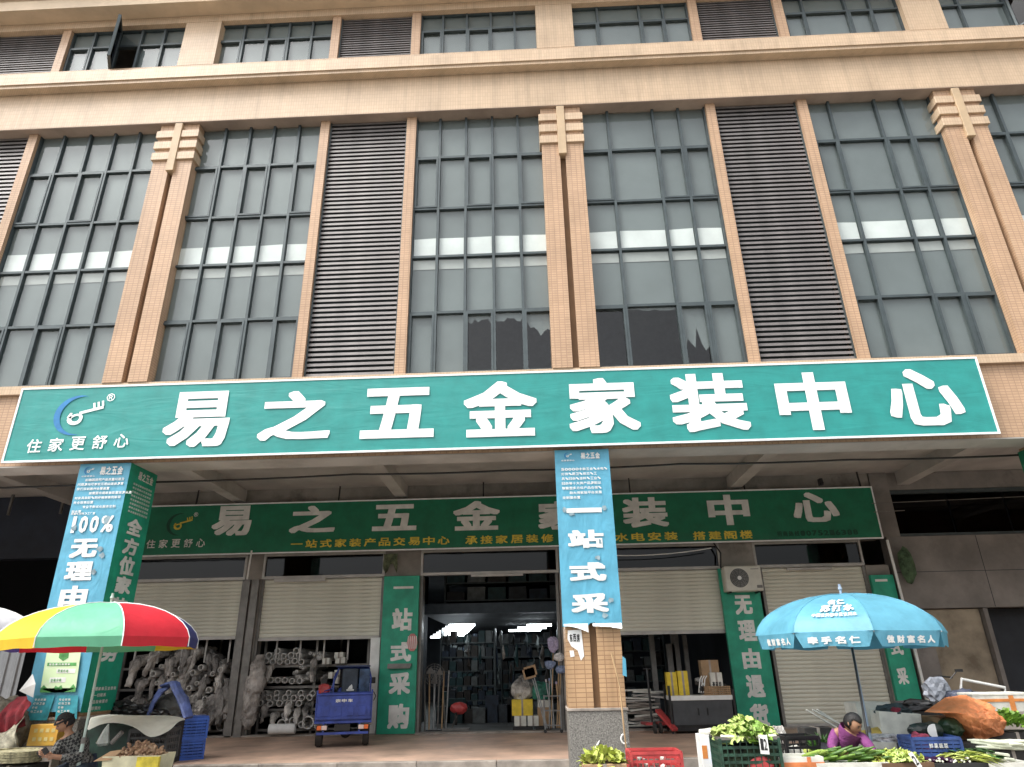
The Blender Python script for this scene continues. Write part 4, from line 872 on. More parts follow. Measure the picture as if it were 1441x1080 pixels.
# ---- bay 3: doorway of the shop
def shelf_unit(label, x0, x1, y0, y1, n, zt, fill):
    t = thing('shelf_unit', label, 'shelves', ((x0+x1)/2, y0, 0))
    for x in (x0, x1):
        b = nb(); box(b, x-.02, x+.02, y0, y1, .001, zt); obj('upright', b, M['frame'], t, world=True)
    for k in range(n):
        z = .12+k*(zt-.12)/n; b = nb(); box(b, x0+.021, x1-.021, y0, y1, z-.03, z); obj('shelf', b, M['frame'], t, world=True)
        for c in range(fill):
            u = x0+.05+(x1-x0-.1)*c/fill; w_ = (x1-x0-.1)/fill*.85; h = (zt/n)*random.uniform(.35,.8)
            b = nb(); box(b, u, u+w_, y0-.0+random.uniform(0,.05), y1-.05, z+.001, z+h); obj('goods', b, goods[random.randrange(len(goods))], t, world=True)
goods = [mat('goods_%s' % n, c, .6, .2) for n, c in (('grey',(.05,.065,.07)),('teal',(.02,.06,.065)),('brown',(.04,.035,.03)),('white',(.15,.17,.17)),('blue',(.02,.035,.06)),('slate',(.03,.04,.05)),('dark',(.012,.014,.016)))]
shelf_unit('tall goods shelf along the left inside the open shop', -3.5, -2.0, 9.2, 9.8, 6, 2.3, 7)
shelf_unit('tall goods shelf behind the first, left inside the shop', -3.6, -2.2, 12.5, 13.2, 6, 2.4, 8)
shelf_unit('goods shelf in the middle depth of the open shop', -1.9, -.2, 10.8, 11.4, 6, 2.3, 9)
shelf_unit('goods shelf at the far end of the open shop', -3.4, .5, 18.5, 19.2, 6, 2.4, 14)
shelf_unit('small parts shelf against the right wall of the open shop', .2, 2.6, 9.0, 9.7, 6, 2.4, 9)
shelf_unit('stock on the mezzanine over the open shop, seen through the doorway', -3.2, 3.4, 7.6, 8.3, 2, 1.0, 12)
su = [o for o in COL.objects if o.get('label','').startswith('stock on the mezz')][0]; su.location.z = 2.80
for k, (xa, xb, ya, yb, n) in enumerate(((606,668,898,882,7),(716,776,889,882,3))):
    for i in range(n):
        u = i/(n-1); yy = ya+(yb-ya)*u; Yd = 16-8*u if k == 0 else 14-5*u
        a = at(xa+(xb-xa)*.42*u, yy, Yd); b_ = at(xa+(xb-xa)*(.75+.25*u), yy-1.2, Yd)
        lamp = thing('tube_lamp', ('lit tube lamp inside the shop, %s from the doorway in the left-hand row' % ORD[n-1-i] if n-1-i else 'lit tube lamp nearest the doorway in the left-hand row','lit tube lamp inside the shop, %s from the doorway in the right-hand row' % ORD[n-1-i] if n-1-i else 'lit tube lamp nearest the doorway in the right-hand row')[k], 'lamp', a, 0, ('left row of tube lamps','right row of tube lamps')[k])
        b = nb(); box(b, 0, (b_-a).x, -.04, .04, .0, .05); obj('tube', b, M['tube_light'], lamp); b = nb(); box(b, -.02, (b_-a).x+.02, -.05, .05, .052, .08); obj('lamp_housing', b, M['white'], lamp)
fan = thing('standing_fan', 'dark pedestal fan just inside the left of the shop doorway', 'fan', (-3.2,6.0,0))
b = nb(); fc = Vector((0,-.05,1.15))
for rr in (.24,.19,.14,.09,.05): ring(b, fc, rr-.005, rr, 'y', .02, 24)
for k in range(16): a = k*math.pi/8; beam(b, fc+Vector((.03*math.cos(a),0,.03*math.sin(a))), fc+Vector((.24*math.cos(a),0,.24*math.sin(a))), .005)
obj('fan_guard', b, M['rail'], fan); b = nb()
for k in range(3): a = k*2.1; quad(b, fc+Vector((0,.02,0)), fc+Vector((.2*math.cos(a),.04,.2*math.sin(a))), fc+Vector((.2*math.cos(a+.9),.01,.2*math.sin(a+.9))), fc+Vector((.05,.02,.02)))
obj('fan_blade', b, M['rail'], fan); b = nb(); tube(b, [(0,.05,1.1),(0,.05,.03)], .018, 8); obj('pole', b, M['steel'], fan); b = nb(); cyl(b, (0,.05,.02), .2, 'z', .035, 20); obj('base', b, dk, fan)
tr_ = thing('floor_jack_trolley', 'small red wheeled machine on the floor inside the shop doorway', 'machine', (-2.75,6.1,0))
b = nb(); blob(b, (.10,0,.45), .20,.12,.13,.25,3); obj('red_cover', b, M['red_pl'], tr_); b = nb(); ring(b, (.05,-.1,.24), .10,.13,'x',.04,18); obj('wheel', b, M['rubber'], tr_)
b = nb(); box(b, -.25,.35,-.2,.1,.01,.05); tube(b, [(-.2,0,.05),(-.28,.05,.9)], .02, 6); tube(b, [(-.05,0,.05),(.1,0,.4)], .02, 6); obj('frame', b, M['rail'], tr_)
for i in range(6):
    b = nb(); x = -3.38+i*.09; tube(b, [(x,5.9+.03*i,.005),(x-.06+.02*i,6.05+.02*i,1.15+.12*random.random())], .018, 6); tag(obj('long_tool', b, M[('rail','wood','steel')[i%3]]), ('long steel rod','long wooden shaft','long shiny tube','second steel rod','second wooden shaft','second shiny tube')[i]+' leaning inside the left of the doorway', 'tool')
st = at(722,1026,5.7)
carton('white and navy carton, lower left on the small pallet in the doorway', (-1.25,5.75,.10), .26,.3,.20,'dirtywhite'); carton('white and navy carton, second on the small pallet in the doorway', (-.97,5.75,.10), .24,.3,.20,'dirtywhite')
carton('yellow carton on top of the white cartons in the doorway', (-1.2,5.78,.302), .46,.3,.32,'yellow'); carton('brown carton beside the yellow one in the doorway', (-.74,5.78,.10), .26,.3,.36,'card'); carton('white carton at the right of the pallet in the doorway', (-.72,5.76,.461), .28,.26,.14,'dirtywhite')
b = nb(); box(b, -1.42,-.98,5.6,5.95,.001,.09); box(b, -.92,-.58,5.6,5.95,.001,.09); tag(obj('pallet', b, M['blackm']), 'low black pallet under the cartons in the doorway', 'pallet')
b = nb(); blob(b, (-1.2,5.9,.82), .24,.18,.24,.3,8,3); tag(obj('clear_bag', b, wrapm[3]), 'crumpled clear plastic bag over the yellow carton', 'bag')
b = nb(); blob(b, (-.78,5.95,.78), .24,.16,.2,.2,9,3); tag(obj('green_bag', b, mat('sea_green_plastic', (.05,.24,.17), .4, .3)), 'sea green bag right of the clear one in the doorway', 'bag')
mrk = 0
mr = thing('mop_rack', 'wire rack holding mops and brooms beside the middle column', 'rack', (-.55,5.2,0))
for x in (-.17,.17):
    for y in (-.12,.12): b = nb(); tube(b, [(x,y,.06),(x,y,.72)], .012, 6); obj('post', b, M['steel'], mr)
for z in (.14,.42,.70): b = nb(); tube(b, [(-.17,-.12,z),(.17,-.12,z),(.17,.12,z),(-.17,.12,z),(-.17,-.12,z)], .009, 5); obj('wire_ring', b, M['steel'], mr)
for k, x in enumerate((-.17,.17)): b = nb(); cyl(b, (x,-.12,.035), .035, 'y', .02, 12); obj('castor', b, dk, mr)
mopm = [mat('mop_white', (.65,.62,.6), .9, .2, 20.), mat('mop_lilac', (.42,.36,.50), .9, .2, 20.), mat('mop_blue', (.22,.27,.40), .9, .2, 20.)]
for i, (dx, h, kind) in enumerate(((-.12,1.0,0),(-.04,1.62,1),(.02,1.2,2),(.08,1.35,1),(-.15,.95,0),(.12,1.1,2),(.0,.9,3),(.15,.85,3),(-.08,.92,3))):
    t = thing('mop' if kind else 'broom', ('straight brown','white headed','blue headed','lilac headed','slanting brown','pale blue','short thin','shortest','slim')[i]+' broom or mop standing in the wire rack', 'mop', (-.55+dx, 5.2, .08), 0)
    lean = random.uniform(-.12,.12) if kind else -.25
    b = nb(); tube(b, [(0,0,0),(lean,.02,h)], .013, 6); obj('handle', b, M['wood' if i % 2 else 'steel'], t)
    b = nb()
    if kind == 0: bm0 = b; beam(b, (lean-.05,.02,h+.02),(lean-.10,.02,h+.22), .26,.06)
    elif kind == 3: tube(b, [(lean,.02,h),(lean*1.05,.02,h+.05)], .02, 6)
    else: blob(b, (lean,.02,h+.04), .12,.07,.09 if i != 1 else .17,.3,i)
    obj('mop_head', b, M['card'] if kind == 0 else mopm[i % 3], t)
for i in range(8):
    a = at(625+i*17, 1000, 8.2); b = nb(); h = random.uniform(.25,.7); w_ = random.uniform(.25,.5); box(b, a.x-w_/2, a.x+w_/2, 8.0, 8.4, .001, h); tag(obj('stock_box', b, goods[i % 7]), 'dim box of stock on the shop floor, %s of eight from the left' % ORD[i], 'box', 'dim boxes on the shop floor')

PL = ['far left','left','left of the middle','near the middle','middle','right of the middle','near the right','right','far right']
for i in range(27):
    x = -3.0+2.7*((i*7)%27)/26; y = 6.6+(i%5)*.9; z = (2.2,1.9,1.5)[i%3]-random.uniform(0,.15); L_ = random.uniform(.25,.6); b = nb()
    tube(b, [(x,y,z),(x+.02,y,z-.08),(x,y,z-L_*.6),(x+.02,y,z-L_)], [.01,.05,random.uniform(.06,.13),.04], 8, True, .5); crumple(b, .03, 9, i)
    tag(obj('hanging_goods', b, (goods+wrapm[:1]+[mat('dim_clear', (.16,.19,.19), .25, .4, 9.)])[i%9]), 'dim goods hanging in the open shop, %s row, %s' % (('upper','middle','lower')[i%3], PL[int((x+3.0)/2.71*9)]), 'goods', 'goods hanging in the open shop')
# ================================================================== STREET: UMBRELLAS
def umbrella(name, label, c, R, z_rim, rise, cols, drop, off, pole_bottom, polem, ribm, scallop=False, text=None, top_text=None, tilt=(0,0)):
    """c: x, y of the axis; cols: eight panel materials"""
    t = thing(name, label, 'umbrella', (c[0], c[1], pole_bottom)); zb = z_rim-pole_bottom; n = 8
    V = lambda k, s, dz=0: None
    def P(a, s):              # a: angle in eighths from the offset, s: 0 apex .. 1 rim
        k = math.floor(a); f = a-k
        A0 = math.radians(off+45*k); A1 = A0+math.radians(45)
        p0 = Vector((math.sin(A0), -math.cos(A0), 0)); p1 = Vector((math.sin(A1), -math.cos(A1), 0))
        p = p0.lerp(p1, f)*R*math.sin(s*math.pi/2*.93)/math.sin(math.pi/2*.93)
        z = zb + rise*(math.cos(s*math.pi/2*.93)-math.cos(math.pi/2*.93)) - .10*4*f*(1-f)*s*(1-s)*.5
        z += tilt[0]*p.x+tilt[1]*p.y
        return Vector((p.x, p.y, z))
    for k in range(n):
        b = nb(); g = []
        for i in range(9):
            g.append([b.verts.new(P(k+j/6*.9999, i/8)) for j in range(7)])
        for i in range(8):
            for j in range(6): b.faces.new((g[i][j], g[i][j+1], g[i+1][j+1], g[i+1][j]))
        obj('canopy_panel', b, cols[k], t, smooth=True)
        b = nb(); row = []; row2 = []
        nj = 12
        for j in range(nj+1):
            f = j/nj; q = P(k+f*.9999, 1); o = Vector((q.x, q.y, 0)).normalized()*(-.02)
            d = drop*((min(1, (1-abs(2*f-1))*7))**.45 if scallop else 1)*(1+.05*math.sin(f*9+k))
            if scallop and (f < .02 or f > .98): d = .01
            row.append(b.verts.new(q)); row2.append(b.verts.new(q+o+Vector((0,0,-d))))
        for j in range(nj): b.faces.new((row[j], row[j+1], row2[j+1], row2[j]))
        obj('valance', b, cols[k], t)
        b = nb(); tube(b, [P(k,.02)-Vector((0,0,.02)), P(k,.5)-Vector((0,0,.03)), P(k,1)-Vector((0,0,.015))], .007, 5); tube(b, [P(k,.45)-Vector((0,0,.04)), Vector((0,0,zb+.02))], .006, 5)
        obj('rib', b, ribm, t)
        b = nb(); tube(b, [P(k+1e-4, i/8)+Vector((0,0,.003)) for i in range(9)]+[P(k,1)+Vector((0,0,-drop if not scallop else 0))], .007, 4); obj('seam', b, M['white_edge'] if not scallop else cols[k], t)
    b = nb(); tube(b, [(0,0,zb+rise+.07),(0,0,zb*.42)], .017, 10); obj('upper_pole', b, polem, t)
    b = nb(); tube(b, [(0,0,zb*.45),(0,0,0)], .023, 10); obj('lower_pole', b, polem, t)
    b = nb(); cyl(b, (0,0,zb+rise+.03), .03, 'z', .05, 10, .012); obj('finial', b, polem, t)
    b = nb(); cyl(b, (0,0,zb*.44), .03, 'z', .07, 10); obj('clamp', b, M['rail'], t)
    b = nb(); cyl(b, (0,0,.04), .24, 'z', .08, 20); obj('foot', b, M['kerb'], t)
    if text:
        for k, s, a0, a1 in text:
            it = [(ch, a0+(a1-a0)*i/len(s), a0+(a1-a0)*(i+.75)/len(s), -drop*.82, -drop*.32) for i, ch in enumerate(s)]
            b = nb()
            for ch, u0, u1, v0, v1 in it:
                Vv, F = glyph(ch, .045)
                vs = []
                for (a, c_, kk) in Vv:
                    q = P(k+(u0+(u1-u0)*a), 1); o = Vector((q.x,q.y,0)).normalized(); vs.append(b.verts.new(q+o*(.014+kk*.0003-.02*(-(v0+(v1-v0)*c_)/drop))+Vector((0,0,v0+(v1-v0)*c_))))
                for f in F:
                    try: b.faces.new([vs[i] for i in f])
                    except ValueError: pass
            obj('valance_print', b, M['white'], t)
    if top_text:
        for k, s, a0, a1, s0, s1, rr in top_text:
            b = nb()
            for i, ch in enumerate(s):
                Vv, F = glyph(ch, rr); u0 = a0+(a1-a0)*i/len(s); u1 = u0+(a1-a0)/len(s)*.85
                vs = [b.verts.new(P(k+u0+(u1-u0)*a, s1+(s0-s1)*c_)+Vector((0,-.018-kk*.0003,.012))) for a, c_, kk in Vv]
                for f in F:
                    try: b.faces.new([vs[i] for i in f])
                    except ValueError: pass
            obj('canopy_print', b, M['white'], t)
    return t
def umat(n, c, tr=.25): return cloth_mat(n, c, .25, 3, (1,1,1), .5, .06, tr)
uy, ug, ur, un = umat('umbrella_yellow',(.85,.56,.03)), umat('umbrella_mint',(.19,.60,.37)), umat('umbrella_red',(.72,.03,.05)), umat('umbrella_navy',(.05,.06,.22))
YU = -1.35
a = at(143, 905, YU); e = at(278, 905, YU); apx = at(160, 848, YU); Rm = (e.x-at(2,905,YU).x)/2*.90
umbrella('market_umbrella', 'big umbrella with yellow, mint, red and navy panels over the seated man', (a.x+.02, YU), Rm, a.z+.03, apx.z-a.z+.02, [ur, un, uy, ug, ur, un, uy, ug], .115, 41, GZ, mat('pale_green_pole', (.42,.52,.47), .4, .1), M['steel'], tilt=(.012,.0))
ub = cloth_mat('umbrella_blue', (.14,.42,.56), .35, 3, (1,1,1), .5, .10, .25, stain=((.10,.34,.47), 2.5, .56)); 
YV = -1.0
a = at(1195, 893, YV); e0 = at(1068, 893, YV); e1 = at(1318, 893, YV); apx = at(1195, 834, YV)
umbrella('market_umbrella', 'sky blue umbrella with white characters over the vegetable seller', (a.x, YV), (e1.x-e0.x)/2*1.02, a.z, apx.z-a.z+.04, [ub]*8, .17, -10, GZ, mat('blue_grey_pole', (.30,.38,.48), .4, .1), M['steel'], True,
  text=[(-1,'牵手名仁',.17,.86),(0,'做财富名人',.16,.90),(-2,'做财富名人',.30,.92)], top_text=[(-1,'名仁',.40,.74,.44,.56,.05),(-1,'苏打水',.32,.86,.57,.70,.05),(-1,'中国航天·华夏饮用水',.22,.86,.73,.785,.03)], tilt=(-.01,0))
cable('black walking stick like rod leaning inside the blue umbrella', [tuple(at(1199,912,YV-.05)), tuple(at(1212,985,YV-.25)), tuple(at(1222,1045,YV-.4))], .014, 'blackm', 'rod', 'rod')
uw = umat('umbrella_white', (.75,.76,.78), .15)
a = at(-62, 897, -.3); umbrella('market_umbrella', 'white umbrella cut off by the left edge of the photo', (a.x, -.3), (at(36,905,-.3).x-a.x), a.z+.02, .50, [uw]*8, .06, 10, GZ, M['steel'], M['steel'])

# ================================================================== CRATES AND BOXES
def crate(label, c, sx, sy, sz, m, rz=0, rows=4, nx=7, group=None, cat='crate', name='plastic_crate', rim=None):
    t = thing(name, label, cat, c, rz, group); w_ = .012
    def wall(p, q):
        b = nb(); p, q = Vector(p), Vector(q); L = (q-p).length
        for k in range(rows+1):
            z = sz*(k/rows)*.92+.012; beam(b, p+Vector((0,0,z)), q+Vector((0,0,z)), w_, .03 if k not in (0, rows) else .045)
        for k in range(nx+1): s = p.lerp(q, k/nx); beam(b, s, s+Vector((0,0,sz*.95)), w_*.8, w_*1.6)
        obj('side_grid', b, m, t)
    x, y = sx/2, sy/2
    wall((-x,-y,0),(x,-y,0)); wall((x,-y,0),(x,y,0)); wall((x,y,0),(-x,y,0)); wall((-x,y,0),(-x,-y,0))
    b = nb()
    for p, q in (((-x,-y),(x,-y)),((x,-y),(x,y)),((x,y),(-x,y)),((-x,y),(-x,-y))): beam(b, (*p,sz), (*q,sz), .03, .03)
    obj('rim', b, rim or m, t)
    for px_ in (-x, x):
        for py_ in (-y, y): b = nb(); box(b, px_-.016, px_+.016, py_-.016, py_+.016, 0, sz); obj('corner_post', b, m, t)
    b = nb(); box(b, -x+.01, x-.01, -y+.01, y-.01, .0, .012); obj('base', b, m, t)
    return t
def foam(label, c, sx, sy, sz, rz=0, m='dirtywhite', tape=None, group=None, tilt=(0,0), lid=False):
    t = thing('foam_box', label, 'box', c, rz, group); t.rotation_euler = (tilt[0], tilt[1], rz); x, y, h = sx/2, sy/2, .03
    mm = M[m] if isinstance(m, str) else m
    b = nb(); o = [(-x*.94,-y*.94),(x*.94,-y*.94),(x*.94,y*.94),(-x*.94,y*.94)]; o2 = [(-x,-y),(x,-y),(x,y),(-x,y)]; i2 = [(-x+h,-y+h),(x-h,-y+h),(x-h,y-h),(-x+h,y-h)]
    A = [b.verts.new((*p,0)) for p in o]; T2 = [b.verts.new((*p,sz)) for p in o2]; I = [b.verts.new((*p,sz)) for p in i2]; F = [b.verts.new((p[0]*.94,p[1]*.94,h)) for p in i2]
    b.faces.new(A[::-1]); b.faces.new(F)
    for k in range(4): j = (k+1)%4; b.faces.new((A[k],A[j],T2[j],T2[k])); b.faces.new((T2[k],T2[j],I[j],I[k])); b.faces.new((I[k],I[j],F[j],F[k]))
    obj('box_shell', b, mm, t)
    if lid: b = nb(); box(b, -x-.005, x+.005, -y-.005, y+.005, sz+.001, sz+.035, .006); obj('lid', b, mm, t)
    if tape:
        b = nb(); hz = sz+(.037 if lid else .002)
        box(b, -x*1.003, x*1.003, -y-.004, -y*.975, sz*.62, sz*.80)
        obj('tape_band', b, tape, t)
        b = nb(); box(b, x*.25, x*.42, -y-.006, -y*.96, sz*.02, sz*1.0); obj('tape_upright', b, tape, t)
    return t
otape = mat('orange_tape', (.66,.24,.06), .4, .15)
def stand(label, c, sx, sy, z, m='rail'):
    t = thing('stand', label, 'stand', (c[0], c[1], GZ)); H = z-GZ
    b = nb(); box(b, -sx/2, sx/2, -sy/2, sy/2, H-.03, H-.002); obj('top_board', b, M[m], t)
    for x in (-sx/2+.02, sx/2-.02):
        for y in (-sy/2+.02, sy/2-.02): b = nb(); box(b, x-.015, x+.015, y-.015, y+.015, 0, H-.031); obj('leg', b, M['steel'], t)
# ---- vegetables
def head_mesh(seed, leafy=14, r=.09, tall=1., m=None, open_=.5):
    rnd = random.Random(seed); b = nb()
    for k in range(leafy):
        a = k*2.399; lay = k/leafy; rr = r*(.35+.65*lay); el = math.radians(75-60*lay*open_*1.6+rnd.uniform(-8,8)); W_ = r*(.55+.6*lay)
        o = Vector((0,0,0)); d = Vector((math.cos(a)*math.cos(el), math.sin(a)*math.cos(el), math.sin(el)*tall)); s = Vector((-math.sin(a), math.cos(a), 0)); nrm = s.cross(d).normalized()
        g = []
        for i in range(5):
            u = i/4; row = []
            for j in range(-2,3):
                v = j/2; wdt = W_*math.sin(math.pi*(.18+.72*u))*(1+.08*rnd.uniform(-1,1))
                p = o+d*rr*2.0*u+s*v*wdt + nrm*(r*.5*(v*v)+r*.55*u*u*(-1 if lay < .5 else .8)) + Vector((rnd.uniform(-1,1),rnd.uniform(-1,1),rnd.uniform(-1,1)))*r*.07*(abs(v)+u)
                row.append(b.verts.new(p))
            g.append(row)
        for i in range(4):
            for j in range(4): b.faces.new((g[i][j],g[i][j+1],g[i+1][j+1],g[i+1][j]))
    return tomesh('cabbage', b, m or M['leaf_p'])
cabs = [head_mesh(s, 18, .078, 1., m, .55) for s, m in ((1,M['leaf_p']),(2,M['leaf_p']),(3,M['leaf']),(4,M['leaf_p']))]
cabs_y = [head_mesh(s, 16, .062, .8, m, .7) for s, m in ((5,M['leaf_y']),(6,M['leaf_y']),(7,M['leaf_p']))]
def pile(meshes, name, label, cat, group, c, sx, sy, h, n, seed=0, sc_=1.):
    rnd = random.Random(seed)
    for i in range(n):
        a = rnd.random()*6.283; q = math.sqrt(rnd.random()); x = q*math.cos(a)*sx; y = q*math.sin(a)*sy; z = h*(1-q*q)*rnd.uniform(.75,1.)
        o = inst(name, rnd.choice(meshes), None, (c[0]+x, c[1]+y, c[2]+z), (rnd.uniform(-.6,.6), rnd.uniform(-.6,.6), rnd.uniform(0,6)), [sc_*rnd.uniform(.8,1.15)]*3); tag(o, label, cat, group)
def leaves(name, label, c, sx, sy, h, n, ll, m, seed=0, up=.5, wd=.3, cat='vegetables', aim=None, stems=None):
    rnd = random.Random(seed); b = nb()
    for i in range(n):
        a = rnd.random()*6.283; q = math.sqrt(rnd.random()); x = c[0]+q*math.cos(a)*sx; y = c[1]+q*math.sin(a)*sy; z = c[2]+h*(1-q*q)*rnd.uniform(.5,1)
        d = Vector((rnd.uniform(-1,1), rnd.uniform(-1,1), rnd.uniform(-.2,1)*up*2)) if aim is None else Vector(aim)+Vector((rnd.uniform(-.35,.35),rnd.uniform(-.35,.35),rnd.uniform(-.15,.25)))
        d.normalize(); s = d.cross(Vector((rnd.uniform(-.5,.5),rnd.uniform(-.5,.5),1))).normalized(); nn = s.cross(d); L = ll*rnd.uniform(.6,1.2); W_ = L*wd; o = Vector((x,y,z))
        P = [o, o+d*L*.45+s*W_+nn*L*.08, o+d*L*.5+nn*L*.02, o+d*L*.45-s*W_+nn*L*.08, o+d*L*.9+s*W_*.5-nn*L*.1, o+d*L-nn*L*.14, o+d*L*.9-s*W_*.5-nn*L*.1]
        v = [b.verts.new(p) for p in P]
        for f in ((0,1,2),(0,2,3),(1,4,2),(2,4,5),(2,5,6),(2,6,3)): b.faces.new([v[k] for k in f])
    o = tag(obj(name, b, m), label, cat); o['kind'] = 'stuff'
    if stems:
        pass
    return o
def card(label, px, py, Y, w_, h, text, rz=0):
    p = at(px, py, Y); t = thing('price_card', label, 'card', p); t.rotation_euler = (-.15, math.radians(rz), .1)
    b = nb(); box(b, -w_/2, w_/2, 0, .004, -h/2, h/2); obj('card_sheet', b, M['white'], t)
    b = nb(); 
    for i, ch in enumerate(text):
        V, F = glyph(ch, .02); n = len(text); x0 = -w_*.4+w_*.8*i/n; x1 = x0+w_*.7/n; vs = [b.verts.new((x0+(x1-x0)*u, -.003-k*.0002, -h*.3+h*.6*v)) for u, v, k in V]
        for f in F:
            try: b.faces.new([vs[k] for k in f])
            except ValueError: pass
    obj('figures', b, M['blackm'], t)

# ---- right-hand stall, front row
def base_under(label, P, sx, sy): stand(label, (P[0], P[1]), sx, sy, P[2])
P = at(1058,1075,-2.0); zc = at(1058,1036,-2.0).z; dkg = mat('dark_green_mesh_plastic', (.025,.07,.045), .45, .3, 9.)
crate('dark green mesh crate heaped with pale cabbages', (P.x, P.y+.2, zc-.42), .66, .44, .40, dkg, 0, 5, 9, rim=M['rail']); stand('low stand under the cabbage crate', (P.x,P.y+.2), .6, .4, zc-.42)
b = nb(); box(b, P.x-.30, P.x+.30, P.y+.02, P.y+.40, zc-.40, zc-.10); tag(obj('crate_filling', b, mat('dark_filling', (.05,.07,.04), .9, .5, 12.)), 'dark leafy filling inside the cabbage crate under the cabbages', 'vegetables')
b = nb(); blob(b, (P.x+.10, P.y+.0, zc-.30), .14, .03, .10, .3, 3); tag(obj('red_bag', b, M['red_pl']), 'red bag showing through the mesh of the cabbage crate', 'bag')
b = nb(); tube(b, [(P.x-.31,P.y-.0,zc),(P.x,P.y-.03,zc-.01),(P.x+.31,P.y-.0,zc)], .035, 8, True, .6); tag(obj('foam_strip', b, mat('cream_foam', (.66,.64,.48), .7)), 'cream foam strip along the front rim of the cabbage crate', 'strip')
pile(cabs, 'cabbage', 'pale green cabbage in the heap on the dark green crate', 'cabbage', 'cabbages heaped on the crate', (P.x, P.y+.18, zc-.02), .27, .17, .13, 24, 4)
leaves('loose_leaves', 'loose green leaves between the cabbages on the dark green crate', (P.x,P.y+.16,zc), .30, .18, .10, 60, .09, M['leaf'], 2)
card('small price card reading 12 on the cabbage crate', 1075,1048,-2.10, .10,.19,'12', 4)
P = at(1128,1066,-2.0); redo = mat('orange_printed_foam', (.62,.20,.07), .5, .2, 5.)
foam('orange and white foam box between the cabbages and the long beans', (P.x,P.y+.2,P.z-.26), .50, .36, .26, 0, 'dirtywhite', redo); stand('low stand under the orange and white foam box', (P.x,P.y+.2), .48,.34,P.z-.26)
P = at(1200,1074,-2.0); foam('white foam box full of long green gourds in front of the crouching woman', (P.x,P.y+.22,P.z-.26), .80, .42, .26, 0, 'dirtywhite'); stand('low stand under the box of gourds', (P.x,P.y+.2), .74,.38,P.z-.26)
b = nb(); box(b, P.x-.37, P.x+.37, P.y+.05, P.y+.40, P.z-.22, P.z-.03); tag(obj('crate_filling', b, M['leaf_d']), 'green filling beneath the long gourds', 'vegetables')
def gourd_mesh(L, r, m, bend=.1, name='gourd', tipm=None):
    b = nb(); n = 8; tube(b, [(L*(i/n-.5), bend*L*math.sin(i/n*math.pi), 0) for i in range(n+1)], [r*(.35+.65*min(1,3.2*min(i, n-i)/n+.15)) for i in range(n+1)], 8)
    return tomesh(name, b, m, True)
gm_ = [gourd_mesh(.32,.019,M['leaf'],.10), gourd_mesh(.29,.021,mat('gourd_green', (.28,.40,.08), .4, .25, 9.),-.08), gourd_mesh(.34,.017,mat('gourd_dark', (.09,.20,.03), .4, .25, 9.),.14)]
for i in range(44):
    x = -.36+.72*(i%15)/14+random.uniform(-.02,.02); lay = i//15
    o = inst('gourd', random.choice(gm_), None, (P.x+x, P.y+.20+random.uniform(-.05,.08), P.z+.0+lay*.032+.035*math.cos(x*3.2)), (random.uniform(-.1,.1), random.uniform(.1,.4), random.uniform(1.9,2.6))); tag(o, 'long green gourd in the heaped white box before the woman', 'gourd', 'long gourds heaped in the foam box')
P = at(1278,1074,-2.0); foam('brown sided box of yellow green lettuce right of the gourds', (P.x,P.y+.22,P.z-.26), .58, .42, .26, 0, mat('brown_box', (.16,.09,.05), .6)); stand('low stand under the lettuce box', (P.x,P.y+.2), .54,.38,P.z-.26)
pile(cabs_y, 'lettuce', 'small yellow green lettuce in the brown sided box', 'lettuce', 'lettuces in the brown box', (P.x-.03,P.y+.2,P.z-.02), .25,.16,.09, 20, 9); leaves('loose_leaves','loose lettuce leaves in the brown sided box',(P.x,P.y+.2,P.z),.28,.18,.06,70,.08,M['leaf_y'],5)
b = nb(); box(b, P.x-.27,P.x+.27,P.y+.05,P.y+.39,P.z-.22,P.z-.03); tag(obj('crate_filling', b, M['leaf_y']), 'lettuce packed low in the brown sided box', 'vegetables')
card('blank white card stuck in the lettuces', 1288,1070,-2.15,.05,.16,'2', -25)
P = at(1352,1074,-1.9); foam('dark box of purple eggplants and greens near the right corner', (P.x,P.y+.2,P.z-.26), .66,.42,.26,0,mat('black_box', (.03,.03,.03), .5)); stand('low stand under the eggplant box', (P.x,P.y+.2), .6,.38,P.z-.26)
egg = [gourd_mesh(.26,.03,mat('eggplant_purple', (.035,.008,.03), .25, .2),.06,'eggplant')]
for i in range(13):
    o = inst('eggplant', egg[0], None, (P.x-.30+i*.036, P.y+.16, P.z+.01+.01*(i%2)), (0, random.uniform(-.1,.2), 1.57+random.uniform(-.2,.2))); tag(o, 'dark purple eggplant in the dark box, %s from the left in its row' % ORD[i], 'eggplant', 'row of eggplants')
    b = nb(); blob(b, (0,0,0), .014,.014,.014,.1,i,1); k = obj('pale_tip', b, M['stem'], o, loc=(-.135,0,0))
leaves('green_bunches','long thin green bunches lying on the dark box by the eggplants',(P.x+.10,P.y+.22,P.z+.02),.30,.18,.05,220,.24,M['leaf_y'],7,wd=.06,aim=(1,-.3,-.05))
P = at(1422,1074,-1.9); foam('foam box of leafy bok choy in the bottom right corner', (P.x,P.y+.2,P.z-.26), .5,.42,.26); stand('low stand under the bok choy box', (P.x,P.y+.2), .46,.38,P.z-.26)
